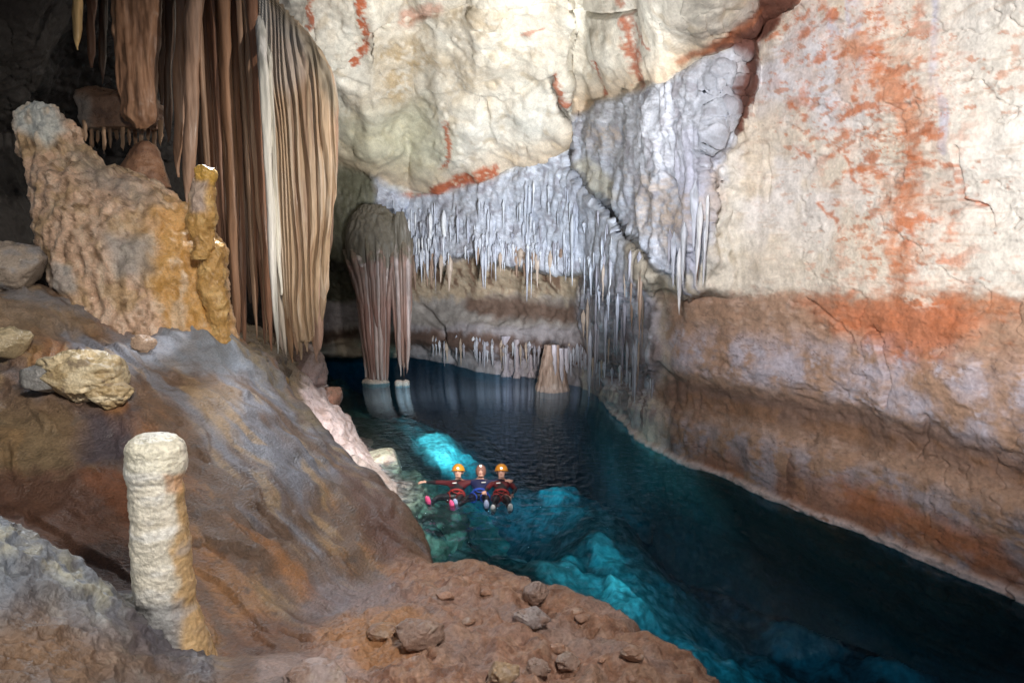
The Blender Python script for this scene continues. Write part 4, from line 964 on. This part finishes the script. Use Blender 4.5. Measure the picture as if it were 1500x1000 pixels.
put_rock("boulder", 10, 418, (.42, .3, .26), 47, (.30, .25, .21), "flat topped grey brown block at the left edge beside the leaning formation", (nz((4, 4, 4), 3, 315, .0, .4, (.22, .22, .24), .8),), "boulder", jag=.2)
put_rock("boulder", 10, 520, (.22, .2, .15), 58, (.34, .28, .18), "rounded tan rock at the left edge of the slope", (), "boulder", jag=.25)
FR = (nz((8, 8, 8), 3, 316, .0, .4, (.27, .17, .125), .8), nz((14, 14, 14), 3, 317, .2, .5, (.42, .33, .27), .6))
put_rock("rock", 782, 880, (.13, .11, .105), 61, (.29, .21, .18), "blocky brown rock on the rim of the ledge above the pool", FR, jag=.3, sink=.3)
put_rock("rock", 778, 912, (.15, .12, .09), 72, (.33, .28, .27), "grey ribbed rock in front of the blocky rim rock", FR, jag=.35, sink=.3)
put_rock("rock", 735, 998, (.12, .10, .085), 83, (.36, .25, .15), "angular tan rock at the bottom edge of the ledge", FR, jag=.4, sink=.2)
put_rock("rock", 612, 935, (.19, .16, .11), 94, (.27, .18, .14), "large greyish brown rock half buried in the brown ledge", FR, jag=.25, sink=.5)
put_rock("rock", 830, 975, (.10, .09, .07), 105, (.28, .19, .15), "reddish brown stone right of the angular tan rock", FR, jag=.35)
put_rock("rock", 790, 985, (.08, .07, .055), 116, (.31, .22, .18), "fist sized brown stone beside the angular tan rock", FR, jag=.35)
put_rock("rock", 925, 962, (.09, .07, .05), 127, (.31, .18, .12), "low red brown stone near the outer rim of the ledge", FR, jag=.3)
put_rock("rock", 560, 925, (.13, .10, .06), 138, (.34, .20, .11), "flat orange brown stone left of the large greyish rock", FR, jag=.3, sink=.5)
put_rock("rock", 460, 1000, (.20, .14, .09), 149, (.36, .28, .26), "pinkish slab at the bottom edge left of the ledge", FR, jag=.2, sink=.5)

SR = (nz((3, 3, 3), 3, 341, .0, .4, (.42, .34, .33), .7), nz((5, 5, 5), 3, 342, .15, .45, (.34, .22, .17), .7))
for p, r, sd, cl, lab in (
        (at(487, 590, 18.3), (.28, .5, .35), 193, (.50, .27, .19), "small orange pink rock at the water edge behind the bright boulder"),
        (at(450, 560, 17.5), (.5, .6, .7), 204, (.30, .22, .20), "dark reddish rock under the tip of the great curtain"),
        (at_z(560, 690, -.35), (.55, .7, .35), 215, (.55, .56, .44), "pale greenish boulder just under the water beside the shore")):
    o, p = rock("boulder", p, r, sd, cl, SR, jag=.13, sink=.55, nseg=110, nring=80); o.location = p; tag(o, lab, "boulder")

rs = random.Random(5)
for k in range(11):
    vq = rs.uniform(868, 998); lo = np.interp(vq, [868, 1000], [520, 420]); hi = np.interp(vq, [868, 900, 1000], [800, 880, 1010])
    uq = rs.uniform(lo, hi); q_ = rs.uniform(.018, .045); b_ = rs.uniform(.8, 1.2)
    put_rock("stone", uq, vq, (q_*rs.uniform(.9, 1.5), q_, q_*rs.uniform(.5, .9)), 400+k*7, (.37*b_, .21*b_, .14*b_), "small reddish brown stone lying loose on the near ledge", FR, "stone", "loose stones on the near ledge", jag=.4, sink=.7, nseg=30, nring=22)

# ------------------------------------------------------------------ small stalagmites on the shore behind the slope
for k, (uu, vt, vb, w, yv, cl, lab) in enumerate(((397,535,575,16,11.5,(.34,.22,.10),"stubby ochre stalagmite on the shore below the curtain"),(413,552,610,19,11.2,(.38,.25,.11),"taller ochre stalagmite right of the stubby one on the shore"),(375,508,545,18,12.0,(.25,.20,.15),"grey brown stalagmite left of the ochre pair on the shore"),(428,592,640,18,11.5,(.46,.25,.06),"bright orange stalagmite low on the shore behind the slope"))):
    rg = ring_solid([(vt,uu-w*.2,uu+w*.2),(vt+4,uu-w*.42,uu+w*.42),((vt+vb)/2,uu-w*.48,uu+w*.48),(vb,uu-w*.55,uu+w*.6),(vb+60,uu-w*.8,uu+w*.8)], yv, .9, 60, 70, lambda V: .04*fbm(V*3, 3, 330)+.03*rz(V*np.array([6, 6, 2]), 3, 331), colors(cl, nz((5, 5, 5), 3, 332+k, .0, .4, tuple(c*.5 for c in cl), .8)))
    tag(solid("stalagmite", rg, M_FORM, None, base_of(rg)), lab, "stalagmite", "small stalagmites on the left shore")

#DIVERS#
# ------------------------------------------------------------------ three people floating in the pool
def flat_mat(name, rgb, rough=.5, emit=0.0, bump=True):
    m = bpy.data.materials.new(name); m.use_nodes = True
    nt = m.node_tree; N = nt.nodes; L = nt.links; b = N["Principled BSDF"]
    n = N.new("ShaderNodeTexNoise"); n.inputs["Scale"].default_value = 25; n.inputs["Detail"].default_value = 4
    r = N.new("ShaderNodeMapRange"); r.inputs[3].default_value = .8; r.inputs[4].default_value = 1.2
    L.new(n.outputs[0], r.inputs[0])
    c = N.new("ShaderNodeRGB"); c.outputs[0].default_value = (*rgb, 1)
    x = N.new("ShaderNodeMix"); x.data_type = 'RGBA'; x.blend_type = 'MULTIPLY'; x.inputs[0].default_value = 1
    L.new(c.outputs[0], x.inputs[6]); L.new(r.outputs[0], x.inputs[7]); L.new(x.outputs[2], b.inputs["Base Color"])
    b.inputs["Roughness"].default_value = rough
    if emit:
        b.inputs["Emission Color"].default_value = (1, .97, .9, 1); b.inputs["Emission Strength"].default_value = emit
    return m
def body_mat():
    m = bpy.data.materials.new("skin_and_neoprene"); m.use_nodes = True
    nt = m.node_tree; N = nt.nodes; b = N["Principled BSDF"]
    c = N.new("ShaderNodeVertexColor"); c.layer_name = "Col"
    nt.links.new(c.outputs[0], b.inputs["Base Color"]); b.inputs["Roughness"].default_value = .42
    n = N.new("ShaderNodeTexNoise"); n.inputs["Scale"].default_value = 40
    bp = N.new("ShaderNodeBump"); bp.inputs["Strength"].default_value = .15; bp.inputs["Distance"].default_value = .01
    nt.links.new(n.outputs[0], bp.inputs["Height"]); nt.links.new(bp.outputs[0], b.inputs["Normal"])
    return m
M_BODY = body_mat()
M_HELM = flat_mat("orange_shell", (.72, .29, .03), .4); M_RED = flat_mat("red_webbing", (.28, .022, .022), .7); M_BLUE = flat_mat("blue_webbing", (.02, .07, .42), .7)
M_LAMP = flat_mat("lamp_glass", (.9, .9, .85), .2, 1.6); M_PINK = flat_mat("pink_neoprene", (.80, .10, .26), .6); M_GREY = flat_mat("pale_blue_sole", (.36, .42, .62), .6)
M_BOOT = flat_mat("dark_boot", (.06, .07, .10), .6); M_WHITE = flat_mat("white_rubber", (.75, .75, .75), .6); M_DARKF = flat_mat("dark_feature", (.05, .025, .02), .4); M_LIP = flat_mat("lip", (.42, .13, .11), .5)
M_HOOD = flat_mat("brown_hood", (.28, .13, .10), .6)
SKIN = (.72, .42, .33)
def ellipsoid(name, c, r, mat, parent, lo=-1.0, nseg=28, nring=18, rot=None):
    th = np.linspace(0.02, math.acos(lo) if lo > -1 else np.pi-.02, nring); ang = np.linspace(0, 2*np.pi, nseg, endpoint=False)
    V = np.stack([np.sin(th)[:, None]*np.cos(ang)*r[0], np.sin(th)[:, None]*np.sin(ang)*r[1], np.repeat(np.cos(th)[:, None], nseg, 1)*r[2]], -1).reshape(-1, 3)
    if rot is not None: V = V@rot.T
    idx = np.arange(nring*nseg).reshape(nring, nseg)
    F = np.stack([idx[:-1], idx[1:], np.roll(idx, -1, 1)[1:], np.roll(idx, -1, 1)[:-1]], -1).reshape(-1, 4)
    return mesh_np(name, V+np.array(c), F, None, mat, parent=parent)
def tube(name, pts, r, mat, parent, closed=False, n=8):
    pts = [np.array(p, float) for p in pts]; V = []; m = len(pts)
    for i, p in enumerate(pts):
        a = pts[(i-1) % m] if (closed or i > 0) else p; b = pts[(i+1) % m] if (closed or i < m-1) else p
        d = (b-a)/(np.linalg.norm(b-a)+1e-9); s = np.cross(d, [0.2, .1, 1]); s /= np.linalg.norm(s)+1e-9; w = np.cross(d, s)
        for j in range(n):
            q = 2*math.pi*j/n; V.append(p+r*(math.cos(q)*s+math.sin(q)*w))
    F = []
    for i in range(m if closed else m-1):
        for j in range(n):
            F.append((i*n+j, i*n+(j+1) % n, ((i+1) % m)*n+(j+1) % n, ((i+1) % m)*n+j))
    return mesh_np(name, np.array(V), np.array(F), None, mat, parent=parent)
ROTX = lambda a: np.array([[1, 0, 0], [0, math.cos(a), -math.sin(a)], [0, math.sin(a), math.cos(a)]])
def diver(uv, label, arms, legs, vest, sleeve, boots, strap, helmet):
    root = empty("person", at_z(uv[0], uv[1]-1, -0.08)); tag(root, label, "person", "people floating in the pool")
    J = []; R = []; E = []; K = []
    def add(p, r, kind, par=None):
        J.append(p); R.append(r); K.append(kind)
        if par is not None: E.append((par, len(J)-1))
        return len(J)-1
    pel = add((0, 0, -.02), (.15, .115), 'leg'); wst = add((0, .13, .03), (.135, .10), 'vest', pel); ch = add((0, .27, .11), (.165, .115), 'vest', wst)
    nb = add((0, .37, .19), (.085, .075), 'vest', ch); nk = add((0, .405, .24), (.055, .055), 'skin', nb)
    hd = add((0, .44, .315), (.090, .100), 'skin', nk); add((0, .465, .40), (.080, .090), 'skin', hd)
    for s, (el, wr) in zip((-1, 1), arms):
        sh = add((s*.185, .325, .145), (.065, .065), 'sleeve', ch)
        e = add(el, (.048, .048), 'sleeve', sh); w = add(wr, (.032, .030), 'sleeve2', e)
        d = np.array(wr)-np.array(el); d /= np.linalg.norm(d); side = np.cross(d, [0, -.3, 1.0]); side /= np.linalg.norm(side); nrm = np.cross(side, d)
        pm = add(tuple(np.array(wr)+d*.075), (.040, .018), 'skin', w)
        for f, (o, ln, sp) in enumerate(((-.030, .070, -.25), (-.011, .080, -.08), (.009, .076, .08), (.028, .058, .25))):
            b0 = np.array(J[pm])+side*o+d*.025; dd = d+side*sp; dd /= np.linalg.norm(dd)
            k1 = add(tuple(b0), (.010, .010), 'skin', pm); k2 = add(tuple(b0+dd*ln*.55-nrm*.006), (.009, .009), 'skin', k1); add(tuple(b0+dd*ln-nrm*.022), (.008, .008), 'skin', k2)
        t0 = np.array(wr)+d*.035+side*.035*(-s); k1 = add(tuple(t0), (.012, .012), 'skin', w); add(tuple(t0+d*.035-side*.03*s), (.010, .010), 'skin', k1)
    for s, (kn, an, toe) in zip((-1, 1), legs):
        hp = add((s*.095, -.05, -.03), (.095, .095), 'leg', pel); k = add(kn, (.068, .068), 'leg', hp); mid = tuple((np.array(kn)*.6+np.array(an)*.4)); md = add(mid, (.060, .062), 'leg', k)
        a = add(an, (.042, .042), 'leg', md); add(toe, (.035, .038), 'leg', a)
    me = bpy.data.meshes.new("body_skeleton"); me.from_pydata(J, E, []); o = bpy.data.objects.new("body", me); LINK(o)
    sk = o.modifiers.new("Skin", 'SKIN'); sk.branch_smoothing = .6; sub_ = o.modifiers.new("Sub", 'SUBSURF'); sub_.levels = 2
    for i, r in enumerate(R):
        me.skin_vertices[0].data[i].radius = r; me.skin_vertices[0].data[i].use_root = (i == 0)
    dg = bpy.context.evaluated_depsgraph_get(); ev = o.evaluated_get(dg)
    bm = bpy.data.meshes.new_from_object(ev)
    bpy.data.objects.remove(o)
    n = len(bm.vertices); V = np.empty(n*3, np.float32); bm.vertices.foreach_get("co", V); V = V.reshape(-1, 3)
    # face: brow, cheeks and nose pushed out of the head's own surface
    hc = np.array([0, .45, .335]); fwd = np.array([0, -.93, .36]); upv = np.array([0, .36, .93]); rel = V-hc; f_ = rel@fwd; h_ = rel@upv; x_ = rel[:, 0]
    face = (np.linalg.norm(rel, axis=1) < .2) & (f_ > .02)
    add_ = .022*np.exp(-(x_/.016)**2-((h_+.005)/.026)**2)+.006*np.exp(-((np.abs(x_)-.035)/.02)**2-((h_+.02)/.02)**2)-.008*np.exp(-((np.abs(x_)-.03)/.014)**2-((h_-.02)/.012)**2)+.008*np.exp(-(x_/.02)**2-((h_+.08)/.018)**2)
    V = V+fwd*(add_*face)[:, None]
    bm.vertices.foreach_set("co", V.astype(np.float32).ravel())
    pts = []; kk = []
    for a, b in E:
        for t_ in np.linspace(.15, 1, 6): pts.append(np.array(J[a])*(1-t_)+np.array(J[b])*t_); kk.append(K[b])
    pts = np.array(pts); pal = {'skin': SKIN, 'leg': (.012, .012, .018), 'vest': vest, 'sleeve': sleeve[0], 'sleeve2': sleeve[1]}
    cols = np.array([pal[kk[int(np.argmin(((pts-p)**2).sum(1)))]] for p in V], np.float32)
    a = bm.color_attributes.new("Col", 'FLOAT_COLOR', 'POINT'); c4 = np.ones((n, 4), np.float32); c4[:, :3] = cols; a.data.foreach_set("color", c4.ravel())
    bm.polygons.foreach_set("use_smooth", np.ones(len(bm.polygons), bool)); bm.materials.clear(); bm.materials.append(M_BODY)
    ob = bpy.data.objects.new("body", bm); LINK(ob); ob.parent = root
    RX = ROTX(-.33)
    for s in (-1, 1):
        p = hc+fwd*.094+upv*.020+np.array([s*.030, 0, 0]); ellipsoid("eye", p, (.011, .008, .007), M_DARKF, root, nseg=10, nring=8)
        p = hc+upv*-.005+np.array([s*.096, .01, 0]); e = ellipsoid("ear", p, (.012, .02, .03), M_HOOD if not helmet else flat_mat("ear_skin", SKIN), root, nseg=10, nring=8)
    ellipsoid("mouth", hc+fwd*.098-upv*.055, (.024, .008, .008), M_LIP, root, nseg=10, nring=8)
    if helmet:
        h = ellipsoid("helmet", hc+upv*.035-fwd*.005, (.136, .150, .145), M_HELM, root, lo=-.08, rot=ROTX(-.36))
        tube("brim", [hc+upv*.030-fwd*.005+np.array([math.cos(q)*.139, 0, 0])+fwd*(.154*math.sin(q)) for q in np.linspace(0, 2*math.pi, 24, endpoint=False)], .009, M_HELM, h, True)
        tube("chin_strap", [hc+np.array([math.cos(q)*.088, 0, 0])+fwd*.035-upv*(.095*math.sin(q)-.01) for q in np.linspace(0, math.pi, 12)], .007, M_DARKF, h)
        lp = hc+upv*.078+fwd*.142
    else:
        h = ellipsoid("hood", hc-fwd*.022+upv*.012, (.112, .112, .142), M_HOOD, root, rot=ROTX(-.36)); lp = hc+upv*.115+fwd*.075
    ellipsoid("headlamp", lp, (.026, .022, .020), M_LAMP, h, nseg=14, nring=10)
    hn = tube("harness", [(math.cos(q)*.16, .03+.05*math.sin(q)*-.6, .00+math.sin(q)*.125) for q in np.linspace(0, 2*math.pi, 24, endpoint=False)], .022, M_RED if strap == 'red' else M_BLUE, root, True)
    sm_ = M_RED if strap == 'red' else M_BLUE
    for s in (-1, 1):
        kn = np.array(legs[0 if s < 0 else 1][0]); hp = np.array((s*.095, -.05, -.03)); cc = hp*.72+kn*.28; d = (kn-hp)/np.linalg.norm(kn-hp); sd = np.cross(d, [0, 0, 1.]); sd /= np.linalg.norm(sd); up_ = np.cross(sd, d)
        tube("leg_loop", [cc+(math.cos(q)*sd+math.sin(q)*up_)*.097 for q in np.linspace(0, 2*math.pi, 18, endpoint=False)], .014, sm_, hn, True)
    tube("lanyard", [(-.12, -.0, .12), (-.05, -.10, .10), (.03, -.12, .09), (.10, -.03, .12)], .010, sm_, hn)
    c = np.array((-.06 if strap == 'red' else .07, .17, .185)); mesh_np("chest_mark", np.array([c+np.array(q) for q in ((-.045, 0, 0), (.045, 0, .006), (.045, .012, .026), (-.045, .012, .02), (-.045, .02, -.004), (.045, .02, .0), (.045, .03, .02), (-.045, .03, .014))]), np.array([(0, 1, 2, 3), (7, 6, 5, 4), (0, 4, 5, 1), (3, 2, 6, 7), (0, 3, 7, 4), (1, 5, 6, 2)]), None, M_WHITE, smooth=False, parent=root)
    for i, (kn, an, toe) in enumerate(legs):
        an, toe = np.array(an), np.array(toe); d = toe-an; d /= np.linalg.norm(d)
        ctr = an*.45+toe*.55; zax = d; xax = np.cross([0, 1., .1], zax); xax /= np.linalg.norm(xax); yax = np.cross(zax, xax); Rm = np.stack([xax, yax, zax], 1)
        b = ellipsoid("boot", ctr, (.058, .065, .135), boots[0], root, rot=Rm); ellipsoid("sole", ctr+np.array([0, -.04, 0])+d*.03, (.052, .03, .12), boots[1], b, rot=Rm)
    return root
DARK = (.014, .012, .018)
diver((669, 726), "diver in orange helmet with one arm stretched wide and pink boots", (((-.45, .35, .15), (-.66, .36, .15)), ((.36, .41, .15), (.42, .45, .10))),
      (((-.36, -.20, .03), (-.50, -.46, -.01), (-.53, -.50, .12)), ((.08, -.36, .06), (-.02, -.66, -.02), (-.04, -.70, .11))), DARK, ((.085, .012, .018), DARK), (M_BOOT, M_PINK), 'red', True)
diver((703, 725), "diver in navy vest and brown hood with blue harness, between two orange helmets", (((-.37, .40, .15), (-.45, .44, .10)), ((.38, .37, .16), (.52, .26, .20))),
      (((-.26, -.34, .03), (-.44, -.62, -.03), (-.45, -.66, .11)), ((.16, -.36, .03), (.16, -.68, -.03), (.16, -.72, .11))), (.014, .02, .075), ((.014, .02, .075), (.03, .015, .03)), (M_BOOT, M_GREY), 'blue', False)
diver((734, 726), "diver in orange helmet with both legs straight ahead and white toed boots", (((-.30, .12, .08), (-.32, -.06, .10)), ((.30, .14, .06), (.22, -.06, .03))),
      (((-.11, -.40, .03), (-.14, -.80, -.04), (-.14, -.86, .09)), ((.13, -.40, .03), (.18, -.76, -.04), (.19, -.82, .10))), DARK, ((.11, .012, .018), DARK), (M_BOOT, M_WHITE), 'red', True)
